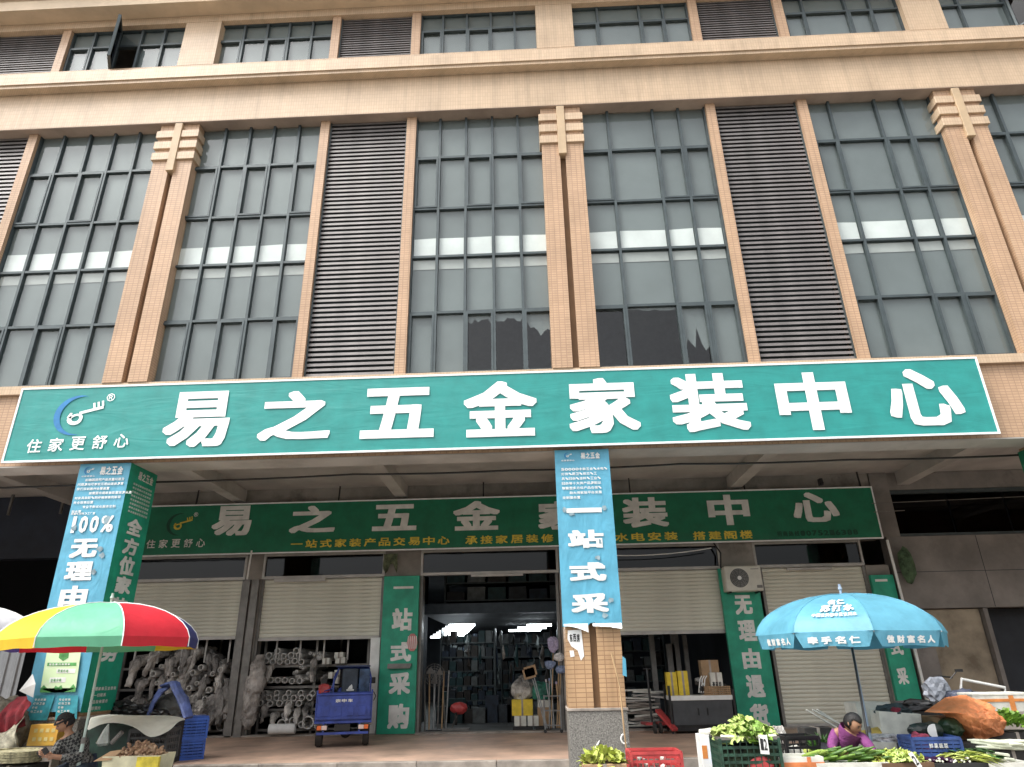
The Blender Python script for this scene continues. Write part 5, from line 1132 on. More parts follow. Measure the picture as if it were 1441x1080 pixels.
def bok(seed):
    rnd = random.Random(seed); b = nb()
    for k in range(7):
        a = rnd.uniform(-.5,.5); L = .28; tube(b, [(0,0,0),(L*.4,a*.12,.02),(L*.7,a*.25,.03)], [.02,.013,.008], 5)
    me = tomesh('bok_stem', b, M['stem']); b = nb()
    for k in range(12):
        a = rnd.uniform(-.8,.8); o = Vector((.17,a*.05,.02)); d = Vector((1,a,rnd.uniform(-.1,.7))).normalized(); s = d.cross(Vector((0,0,1))).normalized()
        P_ = [o, o+d*.07+s*.045, o+d*.08+Vector((0,0,.01)), o+d*.07-s*.045, o+d*.15+s*.025-Vector((0,0,.02)), o+d*.15-s*.025-Vector((0,0,.02))]; v = [b.verts.new(p) for p in P_]
        for f in ((0,1,2),(0,2,3),(1,4,2),(2,4,5),(2,5,3)): b.faces.new([v[q] for q in f])
    return me, tomesh('bok_leaf', b, mat('bok_leaf_green', (.10,.24,.07), .45, .25, 9.))
bk_ = [bok(1), bok(2)]
for i in range(9):
    a, l = bk_[i%2]; t = thing('bok_choy', 'bok choy with white stalks, %s in the corner box' % ('leftmost at the back','leftmost in front','second from the left at the back','second from the left in front','middle one at the back','middle one in front','second from the right','rightmost at the back','rightmost in front')[i], 'bok choy', (P.x-.22+i*.05, P.y+(.30 if i%2 == 0 else .14), P.z+.03*(i%2 == 0)+.01), math.pi+random.uniform(-.5,.2), 'bok choy in the corner box')
    inst('stalk', a, t); inst('leaf', l, t)
# middle bits
P = at(1120,1036,-.9); crate('black crate of odds and ends behind the orange foam box', (P.x,P.y,P.z-.33), .42,.34,.33, M['blackm'], .08, 3, 5); stand('low stand under the black crate', (P.x,P.y), .4,.3,P.z-.33)
b = nb(); blob(b, (P.x-.06,P.y,P.z-.20), .13,.12,.10,.4,3); tag(obj('paper_wad', b, M['dirtywhite']), 'crumpled pale paper inside the black crate', 'paper')
b = nb(); blob(b, (P.x+.10,P.y-.04,P.z-.22), .08,.08,.08,.4,8); tag(obj('green_bundle', b, M['leaf_y']), 'little green bundle inside the black crate', 'vegetables')
P = at(1158,1045,-.9); dp = thing('pot', 'orange and white pot of feathery green dill left of the woman', 'pot', (P.x,P.y,GZ)); b = nb(); tube(b, [(0,0,.0),(0,0,P.z-GZ-.1)], [.11,.15], 16); obj('pot_body', b, mat('orange_pot', (.62,.27,.10), .6, .3, 6.), dp)
leaves('dill_fronds','feathery green dill standing in the orange pot left of the woman',(P.x,P.y,P.z-.12),.14,.10,.05,260,.19,M['leaf_d'],11,up=1.2,wd=.05)
P = at(1150,1015,-.3)
for i, (dx, l, a) in enumerate(((0,.42,.55),(.09,.40,.5),(.16,.32,.6))):
    b = nb(); A = P+Vector((dx-.12,.02*i,.14)); beam(b, A, A+Vector((l*math.cos(a),0,-l*math.sin(a))), .05,.02); tag(obj('timber_offcut', b, M['dirtywhite']), 'pale slat slanting behind the woman, %s of three' % ('top one','middle one','lowest'), 'slat') if 0 else tag(obj('timber_offcut', b, M['dirtywhite']), 'pale slat slanting behind the woman, '+('left one of three','middle one of three','right one of three')[i], 'slat')
P = at(1150,1030,-.35); carton('black lidded box standing on the street behind the dill pot', (P.x,P.y+.1,GZ), .36,.3,P.z-GZ+.05, 'rubber')
P = at(1075,1020,-.1); carton('dark low box by the foot of the green strip side', (P.x+.9,-.05,GZ), .7,.35,.62, 'rubber')
# white box with blue bag
P = at(1006,1070,-.8); H_ = at(1006,1034,-.8).z-GZ
wbx = carton('printed white carton with a blue bag beside the cabbage crate', (P.x,P.y+.1,GZ), .33,.28,H_, M['white']); b = nb(); box(b, -.155,-.09,-.143,-.141,H_-.27,H_-.12); obj('orange_print', b, otape, wbx); b = nb(); box(b, .06,.12,-.143,-.141,H_-.25,H_-.05); obj('blue_print', b, M['blue_pl'], wbx)
b = nb(); tube(b, [(P.x+.04,P.y-.06,GZ+H_-.03),(P.x+.05,P.y-.08,GZ+H_-.15),(P.x+.0,P.y-.08,GZ+H_-.33)], [.02,.045,.09], 9, True, .5); crumple(b, .02, 12, 4); tag(obj('blue_bag', b, mat('bright_blue_bag', (.03,.28,.70), .3, .2)), 'bright blue thin plastic bag hanging on the white carton', 'bag')
b = nb(); blob(b, (P.x,P.y+.08,GZ+H_+.03), .14,.11,.045,.5,4); tag(obj('clear_bag', b, M['dirtywhite']), 'crumpled pale bag lying on the white carton', 'bag')
# pale rubbish bag right of cabbages
P = at(1095,1030,-.5); b = nb(); blob(b, (P.x,P.y,P.z-.08), .12,.10,.16,.35,6); tag(obj('grey_bag', b, wrapm[3]), 'thin grey plastic bag between the cabbages and the shutter', 'bag')
b = nb(); box(b, P.x-.15,P.x+.15,P.y-.1,P.y+.12,GZ,P.z-.2); tag(obj('grey_box', b, M['rubber']), 'dull dark box under the thin grey plastic bag', 'box')
# foam boxes behind the woman
P = at(1236,1028,-.2); h = at(1236,989,-.2).z-P.z; foam('tall white foam box behind the woman by the umbrella pole', (P.x,P.y+.2,P.z), .48,.36,h, .05); carton('pile base of flattened cartons under the tall foam box', (P.x,P.y+.2,GZ), .6,.4,P.z-GZ-.002, 'kerb')
P = at(1240,1038,-.45); b = nb(); blob(b, (P.x,P.y,P.z+.03), .26,.14,.09,.3,7); tag(obj('yellow_bag', b, mat('mustard_bag', (.42,.30,.06), .5, .3)), 'mustard yellow bag squeezed below the tall foam box', 'bag')
b = nb(); box(b, P.x-.3,P.x+.3,P.y-.12,P.y+.14,GZ,P.z-.03); tag(obj('black_box', b, M['rubber']), 'dark box under the mustard yellow bag', 'box')
P = at(1274,1036,-.65); h = at(1274,1003,-.65).z-P.z; foam('grey white foam box with a broken rim, dark cloth inside', (P.x,P.y+.2,P.z), .52,.36,h, -.12, tilt=(.0,.08)); carton('dull base under the foam box with the broken rim', (P.x,P.y+.2,GZ), .5,.34,P.z-GZ-.03, 'kerb')
b = nb(); blob(b, (P.x,P.y+.2,P.z+h), .24,.16,.10,.4,12,3); tag(obj('dark_cloth', b, mat('slate_cloth', (.04,.06,.065), .9, .3)), 'dark slate cloth bulging out of the broken foam box', 'cloth')
b = nb(); blob(b, (P.x-.02,P.y+.08,P.z+h+.02), .07,.06,.05,.4,2); tag(obj('red_cloth', b, mat('wine_cloth', (.22,.02,.04), .9, .3)), 'wine red rag among the dark cloth', 'rag')
P = at(1250,1046,-1.0)
foam('flat white foam tray below the boxes behind the woman', (P.x+.02,P.y+.15,P.z-.07), .66,.36,.08, -.05, tilt=(0,.05)); carton('dull base under the flat foam tray', (P.x+.02,P.y+.2,GZ), .6,.34,P.z-GZ-.11, 'rubber')
b = nb(); blob(b, (P.x+.02,P.y+.18,P.z+.02), .30,.14,.07,.4,22,3); tag(obj('egg_bags', b, mat('pale_lilac_bag', (.50,.46,.46), .4, .3, 20.)), 'pale knobbly bags heaped on the flat foam tray', 'bag')
# blue crate and melon
P = at(1322,1066,-1.55); h = at(1322,1039,-1.55).z-P.z; crate('navy blue plastic crate standing under the cut melon', (P.x,P.y+.15,P.z-.02), .54,.36,h+.02, mat('navy_crate', (.05,.10,.30), .45, .2), -.05, 5, 6); 
b = nb(); box(b, P.x-.22,P.x+.22,P.y+.02,P.y+.28,P.z-.01,P.z+h-.03); tag(obj('crate_filling', b, mat('navy_fill', (.04,.07,.17), .8, .4, 8.)), 'dark blue goods packed inside the navy crate', 'goods'); stand('low stand under the navy crate', (P.x,P.y+.2), .5,.34,P.z-.022)
write('crate_lettering', run('鲜果蔬菜',P.x-.10,P.x+.12,P.z+h-.10,P.z+h-.05,.8), front(P.y-.05), M['dull_print'], [o for o in COL.objects if o.get('label','').startswith('navy blue plastic crate')][0], .02)
P = at(1318,1029,-1.35); ml = thing('winter_melon', 'dark green winter melon cut open, white end to the street', 'melon', P, -.25)
b = nb(); tube(b, [(-.02,0,0),(0,.05,0),(0,.22,0),(0,.36,0),(0,.40,0)], [.083,.088,.092,.07,.02], 18); obj('rind', b, mat('melon_rind', (.012,.025,.015), .35, .3), ml, smooth=True)
b = nb(); cyl(b, (-.022,-.004,0), .078, 'y', .006, 20); obj('cut_face', b, M['white'], ml)
P = at(1296,1028,-1.2); b = nb(); blob(b, tuple(P), .16,.10,.085,.15,5,3); tag(obj('winter_melon', b, mat('melon_rind_b', (.018,.024,.02), .35, .3)), 'whole black green melon left of the cut one', 'melon')
P = at(1338,1024,-1.15); b = nb(); blob(b, tuple(P), .14,.12,.12,.15,15,3); tag(obj('winter_melon', b, mat('melon_rind_c', (.02,.045,.02), .35, .3)), 'whole dark green melon right behind the cut one', 'melon')
P = at(1297,1048,-1.45); b = nb(); blob(b, tuple(P), .13,.12,.13,.3,25,3); tag(obj('pink_bag', b, mat('pink_net', (.33,.05,.09), .6, .4, 14.)), 'deep pink net bag left of the navy crate', 'bag')
b = nb(); box(b, P.x-.1,P.x+.6,P.y+.05,P.y+.5,GZ,P.z-.02); tag(obj('black_box', b, M['rubber']), 'dark low box carrying the melons', 'box')
# orange tarp
b = nb(); out = [(1299,1003),(1330,982),(1360,978),(1385,990),(1405,1005),(1417,1017),(1410,1035),(1390,1040),(1374,1046),(1350,1030),(1330,1012),(1312,1003)]
cx_, cy_ = 1362, 1006; g = []; NR = 20; no = 120
def op(k):
    f = k/no*len(out); i = int(f) % len(out); u = f-int(f); a_, b_ = out[i], out[(i+1)%len(out)]; return a_[0]+(b_[0]-a_[0])*u, a_[1]+(b_[1]-a_[1])*u
for r_ in range(NR+1):
    s = r_/NR; row = []
    for k in range(no):
        x, y = op(k); X, Yp = cx_+(x-cx_)*s, cy_+(y-cy_)*s; bulge = -1.35+.38*s*s + (.55*s if y < 1000 else 0)
        p = at(X, Yp, bulge); q = Vector((p.x*2.2, p.z*2.2, 3)); p += Vector((0, -1, .3))*(.09*noise.noise(q*1.6)+.08*abs(noise.noise(q*2.9))+.045*abs(noise.noise(q*6.1))+.012*abs(noise.noise(q*13)))*(.5+.5*s) ; row.append(b.verts.new(p))
    g.append(row)
for r_ in range(NR):
    for k in range(no):
        if r_ == 0 and False: continue
        b.faces.new((g[r_][k], g[r_][(k+1)%no], g[r_+1][(k+1)%no], g[r_+1][k]))
bmesh.ops.remove_doubles(b, verts=b.verts[:], dist=.0005)
back = [v for v in b.verts]; tp_ = tag(obj('tarpaulin', b, M['orange_tarp'], smooth=False), 'crumpled orange tarpaulin draped over goods on the right', 'tarpaulin')
sm = tp_.modifiers.new('thickness', 'SOLIDIFY'); sm.thickness = .006; 
P = at(1365,1010,-.85); carton('stack of cartons hidden under the orange tarpaulin', (P.x,P.y+.25,GZ), .75,.45,P.z-GZ, 'card')
P = at(1410,1000,-.3); foam('white foam box strapped with orange tape at the right edge', (P.x+.05,P.y+.2,P.z-.02), .76,.36,at(1410,977,-.3).z-P.z, 0, 'dirtywhite', otape, lid=True); carton('dull base under the taped foam box', (P.x+.05,P.y+.2,GZ), .74,.34,P.z-GZ-.025, 'kerb')
leaves('leafy_greens','big heap of fresh leafy greens under the taped foam box at the right edge',(at(1424,1020,-.85).x,-.8,at(1424,1022,-.85).z),.32,.2,.14,420,.10,M['leaf'],21,up=.7,wd=.34)
P = at(1424,1030,-.85); carton('black box under the heap of leafy greens', (P.x,P.y+.1,GZ), .66,.4,P.z-GZ-.0, 'rubber')
for i in range(12):
    p = at(1390+i*5,1044+(i%3)*4,-1.5); o = inst('stalk_bundle', gourd_mesh(.42,.022,M['stem'],.03,'stalk') if i == 0 else sb_me, None, p, (0, random.uniform(-.05,.12), random.uniform(-.35,.05))); sb_me = o.data; tag(o, 'long white stalk under the leafy greens at the right, %s from the left' % ORD[i], 'stalk', 'white stalks at the right edge')
P = at(1418,1052,-1.45); carton('dark low box carrying the white stalks', (P.x+.05,P.y+.2,GZ), .8,.4,P.z-GZ-.03, 'rubber')
tr2 = at(1375,1046,-1.3); b = nb(); tube(b, [(tr2.x,tr2.y+.1,GZ),(tr2.x,tr2.y+.1,tr2.z)], [.22,.30], 20); tag(obj('dark_basin', b, M['rubber']), 'dark round basin below the front of the orange tarpaulin', 'basin')
# rail frame and scooter
b = nb(); P0, P1, P2, P3 = at(1352,975,1.), at(1353,956,1.), at(1414,968,1.), at(1415,985,1.)
tube(b, [(P0.x,P0.y,0.0),P0,P1,P2,P3,(P3.x,P3.y,0.0)], .022, 8); tag(obj('rail_frame', b, M['white']), 'white tubular rail standing behind the orange tarpaulin', 'rail')
sct = thing('scooter', 'dark scooter with a grey bag on it, behind the broken foam box', 'scooter', (5.55,1.0,0))
b = nb(); tube(b, [(-.35,0,.55),(-.02,0,.60),(.35,0,.60),(.6,0,.5)], [.06,.1,.13,.06], 10, True, .8); obj('seat', b, M['blackm'], sct)
b = nb(); tube(b, [(-.1,0,.35),(-.12,0,.75),(-.10,-.02,1.0)], .022, 8); tube(b, [(-.28,-.05,1.02),(-.10,0,1.04),(.1,.05,1.02)], .014, 6); obj('handlebar', b, M['blackm'], sct)
for x in (-.32,.62): b = nb(); ring(b, (x,0,.24), .17,.24,'y',.08,22); obj('wheel', b, M['rubber'], sct)
b = nb(); tube(b, [(-.3,0,.3),(.2,0,.28),(.6,0,.35)], .06, 8); obj('frame', b, M['rail'], sct)
b = nb(); tube(b, [(.0,-.06,1.0),(.12,-.1,1.12)], .008,5); box(b,.08,.2,-.11,-.10,1.10,1.14); obj('mirror', b, M['blackm'], sct)
P = at(1318,970,.75); b = nb(); blob(b, (P.x,P.y,P.z-.02), .20,.12,.19,.35,31,3); tag(obj('grey_bag', b, mat('grey_nylon', (.26,.28,.32), .5, .2)), 'light grey nylon bag slung on the dark scooter', 'bag')
P = at(1357,980,.6); b = nb(); blob(b, (P.x,P.y,P.z-.02), .24,.14,.12,.4,33,3); tag(obj('dark_bag', b, mat('slate_bag', (.07,.08,.12), .5, .2)), 'slate blue bag behind the top of the tarpaulin', 'bag')
P = at(1290,990,.2); b = nb(); blob(b, (P.x,P.y,P.z-.05), .36,.16,.10,.4,35,3); tag(obj('dark_cloth', b, M['blackm']), 'black cloth lying behind the broken foam box', 'cloth')
b = nb(); box(b, P.x-.4,P.x+.5,.05,.6,GZ,P.z-.1); tag(obj('black_box', b, M['rubber']), 'dark bench under the black cloth behind the foam boxes', 'box')
# middle: lettuce heap, red crate, pole
P = at(850,1072,-1.9); leaves('lettuce_heap','yellow green lettuce heaped before the middle column',(P.x,P.y+.1,P.z-.03),.24,.16,.12,260,.11,M['leaf_y'],31,up=.8,wd=.3); carton('carton under the lettuce before the middle column', (P.x,P.y+.1,GZ), .5,.36,P.z-GZ-.02, 'card')
P = at(923,1060,-1.8); crate('red openwork plastic crate right of the middle column', (P.x,P.y+.2,P.z-.32), .58,.40,.32, M['red_pl'], 0, 4, 9); stand('low stand under the red crate', (P.x,P.y+.2), .5,.36,P.z-.322)
for i in range(22):
    b = nb(); rr = random.uniform(.03,.045); blob(b, (0,0,0), rr, rr, rr*.85, .2, i, 1); o = tag(obj('garlic_bulb', b, M['dirtywhite'] if i % 3 else wrapm[3], loc=(P.x-.24+.48*random.random(), P.y+.05+.3*random.random(), P.z-.28+.24*random.random())), 'pale garlic bulb inside the red openwork crate', 'garlic', 'garlic bulbs in the red crate')
cable('slim wooden pole leaning on the right face of the middle column', [tuple(at(860,918,-.08)), tuple(at(872,965,-.09)), tuple(at(879,1035,-.12)), tuple(at(884,1075,-.15))], .013, 'wood', 'pole', 'wooden_pole')
P = at(878,938,-.04); b = nb(); quad(b, P+Vector((-.03,0,-.12)), P+Vector((.03,0,-.14)), P+Vector((.035,0,.1)), P+Vector((-.01,0,.14))); tag(obj('vinyl_scrap', b, M['sky_vinyl']), 'scrap of blue vinyl stuck on the right edge of the middle column', 'scrap')
P = at(879,1040,-.06); b = nb(); tube(b, [P+Vector((.05*math.cos(a_),0,.06*math.sin(a_))) for a_ in [x*.5+1.8 for x in range(8)]], .012, 6); tag(obj('white_hook', b, M['white']), 'small white ring of rope at the right corner of the granite base', 'rope')
P = at(841,1048,-.03); b = nb(); tube(b, [P+Vector((-.04,0,-.04)),P,P+Vector((.03,0,.05))], [.004,.014,.006], 5); tag(obj('white_scrap', b, M['white']), 'tiny white scrap on the granite base of the middle column', 'scrap')

# ---- left-hand stall
fn = thing('sheet_metal_fence', 'grey corrugated sheet metal fence at the left edge', 'fence', (-11,1.6,0)); fm_ = mat('grey_sheet_metal', (.27,.28,.29), .45, .1, 3., metal=.3)
b = nb(); 
prof = [(0,0),(.05,0),(.07,-.025),(.12,-.025),(.14,0),(.20,0)]
A = [(b.verts.new((x,y,0)), b.verts.new((x,y,1.75))) for x, y in prof]
for p, q in zip(A, A[1:]): b.faces.new((p[0],q[0],q[1],p[1]))
me = tomesh('sheet_panel', b, fm_)
for i in range(22): inst('sheet_panel', me, fn, (-3.2+i*.2, 0, 0))
b = nb(); box(b, -3.2,1.2,.01,.05,1.68,1.78); obj('top_rail', b, M['rail'], fn)
def sack(label, px, py, Y, sx, sy, sz, m, seed, floor=True, cat='sack'):
    P = at(px, py, Y); b = nb(); blob(b, tuple(P), sx, sy, sz, .22, seed, 4, 1.6); crumple(b, .012, 14, seed); tag(obj('sack', b, m, smooth=True), label, cat)
netm = mat('beige_net_sack', (.17,.15,.11), .9, .25, 14., bump=.15); redm = mat('red_net_sack', (.20,.03,.035), .9, .35, 8., bump=.15)
def drape(label, top, bot, m, name='net_cloth', cat='cloth', amp=.05, seed=0):
    b = nb(); n = 22; k = 12; g = []
    def L_(P, u): f = u*(len(P)-1); i = min(int(f), len(P)-2); return P[i].lerp(P[i+1], f-i)
    for i in range(n+1):
        u = i/n; T_, B_ = L_(top, u), L_(bot, u)
        g.append([b.verts.new(T_.lerp(B_, j/k)+Vector((.02*noise.noise(Vector((u*6, j*.4, seed))), -amp*(.3+j/k)*(math.sin(u*17+seed+.5*math.sin(j*.5))+.6*noise.noise(Vector((u*9, j*.3, seed+4)))) - .10*math.sin(j/k*math.pi), 0))) for j in range(k+1)])
    for i in range(n):
        for j in range(k): b.faces.new((g[i][j],g[i+1][j],g[i+1][j+1],g[i][j+1]))
    o = tag(obj(name, b, m, smooth=True), label, cat); q = o.modifiers.new('t','SOLIDIFY'); q.thickness = .006
drape('dark red cloth hanging over the bags at the left edge', [at(12,992,-.30),at(24,981,-.25),at(38,980,-.30),at(43,992,-.35)], [at(-8,1036,-.5),at(8,1034,-.5),at(22,1030,-.5),at(33,1022,-.5)], mat('dark_red_cloth', (.23,.022,.03), .85, .3, 6.), seed=1)
drape('beige net cloth hanging at the left edge, left of the red one', [at(-30,975,-.1),at(-10,978,-.1),at(6,982,-.15),at(16,990,-.2)], [at(-40,1040,-.4),at(-20,1042,-.4),at(0,1040,-.4),at(10,1034,-.4)], netm, seed=2)
drape('pale beige net cloth spread below the red cloth at the left edge', [at(-20,1030,-.55),at(5,1032,-.55),at(20,1022,-.55),at(36,1008,-.5)], [at(-30,1075,-.8),at(0,1070,-.8),at(18,1062,-.8),at(27,1048,-.75)], mat('pale_net', (.30,.28,.21), .9, .25, 12.), seed=3)
sack('dull sack behind the cloths at the left edge', 8,1030,-.05,.34,.2,.42,netm,54)
b = nb(); pts = [at(27,972,-.2),at(47,982,-.25),at(50,962,-.3),at(46,948,-.2)]; quad(b, *pts); crumple(b, .01, 3, 1); tag(obj('white_cloth', b, M['white'], None), 'small white cloth hanging beside the left column above the red sack', 'cloth')
P = at(57,1050,-.25); h = at(57,1020,-.25).z-P.z; yc = mat('orange_yellow_card', (.72,.36,.06), .5, .2, 4., col2=(.74,.50,.08))
oc = thing('orange_box', 'orange yellow printed box at the foot of the left column', 'box', (P.x,P.y,GZ)); b = nb(); H1 = P.z-GZ; box(b,-.21,.21,0,.2,H1,H1+h,.004); obj('box_body', b, yc, oc); b = nb(); box(b,-.20,.20,.01,.19,0,H1-.002); obj('grey_support', b, M['kerb'], oc)
for i in range(2):
    for j in range(4): b = nb(); box(b, -.14+j*.085, -.09+j*.085, -.004,-.002, H1+.06+i*.11, H1+.11+i*.11); obj('print_square', b, mat('pale_yellow', (.75,.62,.25), .6) if i+j == 0 else pyl, oc); pyl = oc.children[-1].data.materials[0]
for i in range(4):
    P = at(22,1060+i*4,-1.3); b = nb(); rr = .30-.01*i; ring(b, (0,0,.012), rr-.03, rr, 'z', .03, 28); cyl(b, (0,0,.008), rr-.025, 'z', .008, 28); o = obj('straw_tray', b, mat('straw', (.36,.33,.20), .8, .3, 20.) if i == 0 else strw, loc=(P.x-.05, P.y+.1, P.z-i*.002), rot=(random.uniform(-.04,.04),.03,0)); strw = o.data.materials[0]
    tag(o, 'round straw tray left of the man, %s of its stack' % ('topmost','second from the top','third from the top','lowest')[i], 'tray', 'stacked straw trays')
P = at(22,1076,-1.3); carton('dark crate under the straw trays', (P.x-.05,P.y+.15,GZ), .5,.42,P.z-GZ-.01, 'rubber')
# dark green bin with white sheet, black crate, clear bag
P = at(150,1012,-.45); gb = thing('bin', 'dark green box stall right of the seated man', 'stall', (P.x+.12,P.y+.1,GZ)); H1 = P.z-GZ-.03
b = nb(); box(b,-.36,.30,-.1,.32,0,H1,.01); obj('bin_body', b, mat('bottle_green', (.012,.045,.03), .5, .3, 6.), gb)
P2_ = at(205,1034,-.62); cr2 = crate('dark grey crate under the white cloth', (P2_.x+.05,P2_.y+.15,P2_.z-.30), .52,.34,.36, mat('dark_grey_plastic', (.06,.06,.06), .5, .2), 0, 4, 6); carton('dark box below the dark grey crate', (P2_.x+.05,P2_.y+.15,GZ), .5,.32,P2_.z-.302-GZ, 'rubber')
g = []; b = nb()
edge_t = [(128,1010,-.35),(150,1006,-.15),(180,1006,-.1),(215,1007,-.1),(245,1008,-.2),(263,1011,-.35)]
edge_b = [(122,1029,-.85),(140,1019,-.85),(165,1016,-.85),(196,1022,-.85),(209,1044,-.9),(240,1028,-.8)]
for i in range(6):
    A_ = at(*edge_t[i]); B_ = at(*edge_b[i]); g.append([b.verts.new(A_.lerp(B_, j/5)+Vector((0,0,.035*math.sin(j/5*math.pi))) + Vector((0,0,.012*math.sin(i*2.1+j)))) for j in range(6)])
for i in range(5):
    for j in range(5): b.faces.new((g[i][j],g[i+1][j],g[i+1][j+1],g[i][j+1]))
o = tag(obj('white_cloth', b, mat('off_white_sheet', (.62,.63,.56), .6, .1, 3.)), 'off white plastic sheet draped over the dark stall boxes', 'cloth'); q = o.modifiers.new('s','SUBSURF'); q.levels = q.render_levels = 2; q = o.modifiers.new('t','SOLIDIFY'); q.thickness = .005
P = at(148,1036,-.95); b = nb(); tube(b, [P+Vector((.02,0,.14)), P+Vector((0,0,.06)), P+Vector((-.01,0,-.08)), P+Vector((-.01,0,-.11))], [.008,.035,.085,.06], 10); crumple(b, .012, 14, 2); tag(obj('clear_bag', b, mat('milky_bag', (.42,.46,.42), .3, .2)), 'milky plastic bag hanging on the dark green stall', 'bag')
P = at(163,1040,-.95); b = nb(); tube(b, [P+Vector((-.05,0,-.05)),P+Vector((.07,0,.08))], .03, 8); tag(obj('rolled_bag', b, wrapm[2]), 'small rolled dark bag right of the milky bag', 'bag')
# ginger
P = at(178,1072,-1.45); foam('pale box with yellow wrapping holding the ginger heap', (P.x+.05,P.y+.2,P.z-.16), .72,.42,.22, .03, mat('cream_box', (.66,.62,.42), .7, .15, 4.)); stand('low stand under the ginger box', (P.x+.05,P.y+.2), .66,.38,P.z-.162)
b = nb(); box(b, P.x+.14,P.x+.42,P.y-.03,P.y+.02,P.z-.18,P.z+.05,.005); tag(obj('yellow_wrapping', b, mat('yellow_film', (.62,.50,.05), .4, .25)), 'bright yellow wrapping on the right side of the ginger box', 'wrapping')
b = nb(); P3_ = at(150,1064,-1.5); quad(b, P3_+Vector((-.16,0,-.06)), P3_+Vector((.05,.02,-.05)), P3_+Vector((.14,.1,.06)), P3_+Vector((-.02,.1,.04))); tag(obj('cardboard_flap', b, M['card']), 'brown cardboard flap at the left of the ginger', 'cardboard')
gmesh = []
for s in range(4):
    b = nb()
    for k in range(4): a = random.Random(s*9+k).uniform(-1,1); tube(b, [(-.03+.02*k,0,0),(-.01+.022*k,.03*a,.02*abs(a)+.01),(.0+.025*k,.05*a,.03)], [.014,.016,.009], 6)
    gmesh.append(tomesh('ginger_root', b, mat('ginger_skin_%s' % 'abcd'[s], [(.42,.27,.16),(.36,.22,.13),(.48,.33,.21),(.30,.18,.11)][s], .8, .2, 20.), True))
rnd = random.Random(5)
for i in range(130):
    a = rnd.random()*6.283; q = math.sqrt(rnd.random()); o = inst('ginger_root', gmesh[i%4], None, (P.x+.06+q*math.cos(a)*.27, P.y+.2+q*math.sin(a)*.15, P.z+.02+.15*(1-q*q)*rnd.uniform(.4,1)), (rnd.uniform(0,6),rnd.uniform(0,6),rnd.uniform(0,6)), [rnd.uniform(.8,1.3)]*3); tag(o, 'knobbly brown ginger root in the heap right of the seated man', 'ginger', 'ginger roots in the heap')
# blue crates
bl = M['blue_pl']
P = at(256,1063,1.5); P.z = .001; rzc = .62
for k, lb in enumerate(('blue plastic crate on the arcade floor, lower one of the pair','blue plastic crate, upper one of the pair beside the white sheet')):
    c = (P.x+.02*k, P.y, P.z+.305*k); crate(lb, c, .56, .42, .29, bl, rzc-.06*k, 6, 7, 'pair of blue crates')
    b = nb(); box(b, -.25,.25,-.185,.185,.02,.25); tag(obj('folded_goods', b, mat('dim_blue_goods', (.03,.08,.30), .7, .3, 6.), loc=c, rot=(0,0,rzc-.06*k)), 'dim blue goods packed in the %s blue crate' % ('lower','upper')[k], 'goods')
b = nb(); box(b,-.29,.29,-.22,.22,0,.015); tag(obj('flat_tray', b, bl, loc=(P.x+.02,P.y,P.z+.615), rot=(0,0,rzc-.06)), 'flat blue tray lying on top of the upper blue crate', 'tray')
# blue folded tarp and grey load on the platform
def fold(label, pts, r, m, fl=.35, seed=0):
    b = nb(); Q = [Vector(p) for p in pts]; R2 = []
    for a_, c_ in zip(Q, Q[1:]):
        for k in range(4): R2.append(a_.lerp(c_, k/4))
    R2.append(Q[-1]); tube(b, R2, r, 10, True, fl); crumple(b, .03, 6, seed); tag(obj('blue_tarpaulin', b, m), label, 'tarpaulin')
tb = mat('faded_blue_tarp', (.055,.08,.21), .7, .25, 5.)
fold('blue tarpaulin strip hanging down right beside the grey load', [at(232,965,.9),at(246,962,.8),at(256,985,.7),at(266,1010,.6)], .10, tb, .4, 3)
fold('blue tarpaulin strip hanging down left beside the grey load', [at(240,963,.9),at(226,972,.8),at(214,990,.8),at(210,1005,.8)], .09, tb, .4, 6)
P = at(236,995,1.1); b = nb(); blob(b, (P.x,P.y,P.z), .26,.2,.22,.3,61,3); tag(obj('grey_load', b, mat('slate_load', (.13,.14,.14), .6, .3, 4.)), 'rounded slate grey load under the blue tarpaulin', 'load')
for i, (px, py, s_) in enumerate(((172,995,.20),(188,1000,.22),(206,1000,.18),(165,1006,.2),(220,1006,.2))):
    P = at(px, py, .9); b = nb(); blob(b, tuple(P), s_, .16, .10, .35, 70+i, 3); tag(obj('black_bag', b, M['blackm']), 'black bag on the platform behind the white sheet, %s from the left' % ('second','third','fourth','first','last')[i], 'bag')
b = nb(); P = at(195,1012,.95); box(b, P.x-.5,P.x+.6,.85,1.4,.001,P.z); tag(obj('dark_board_stack', b, M['rubber']), 'dark low stack on the platform carrying the black bags', 'stack')
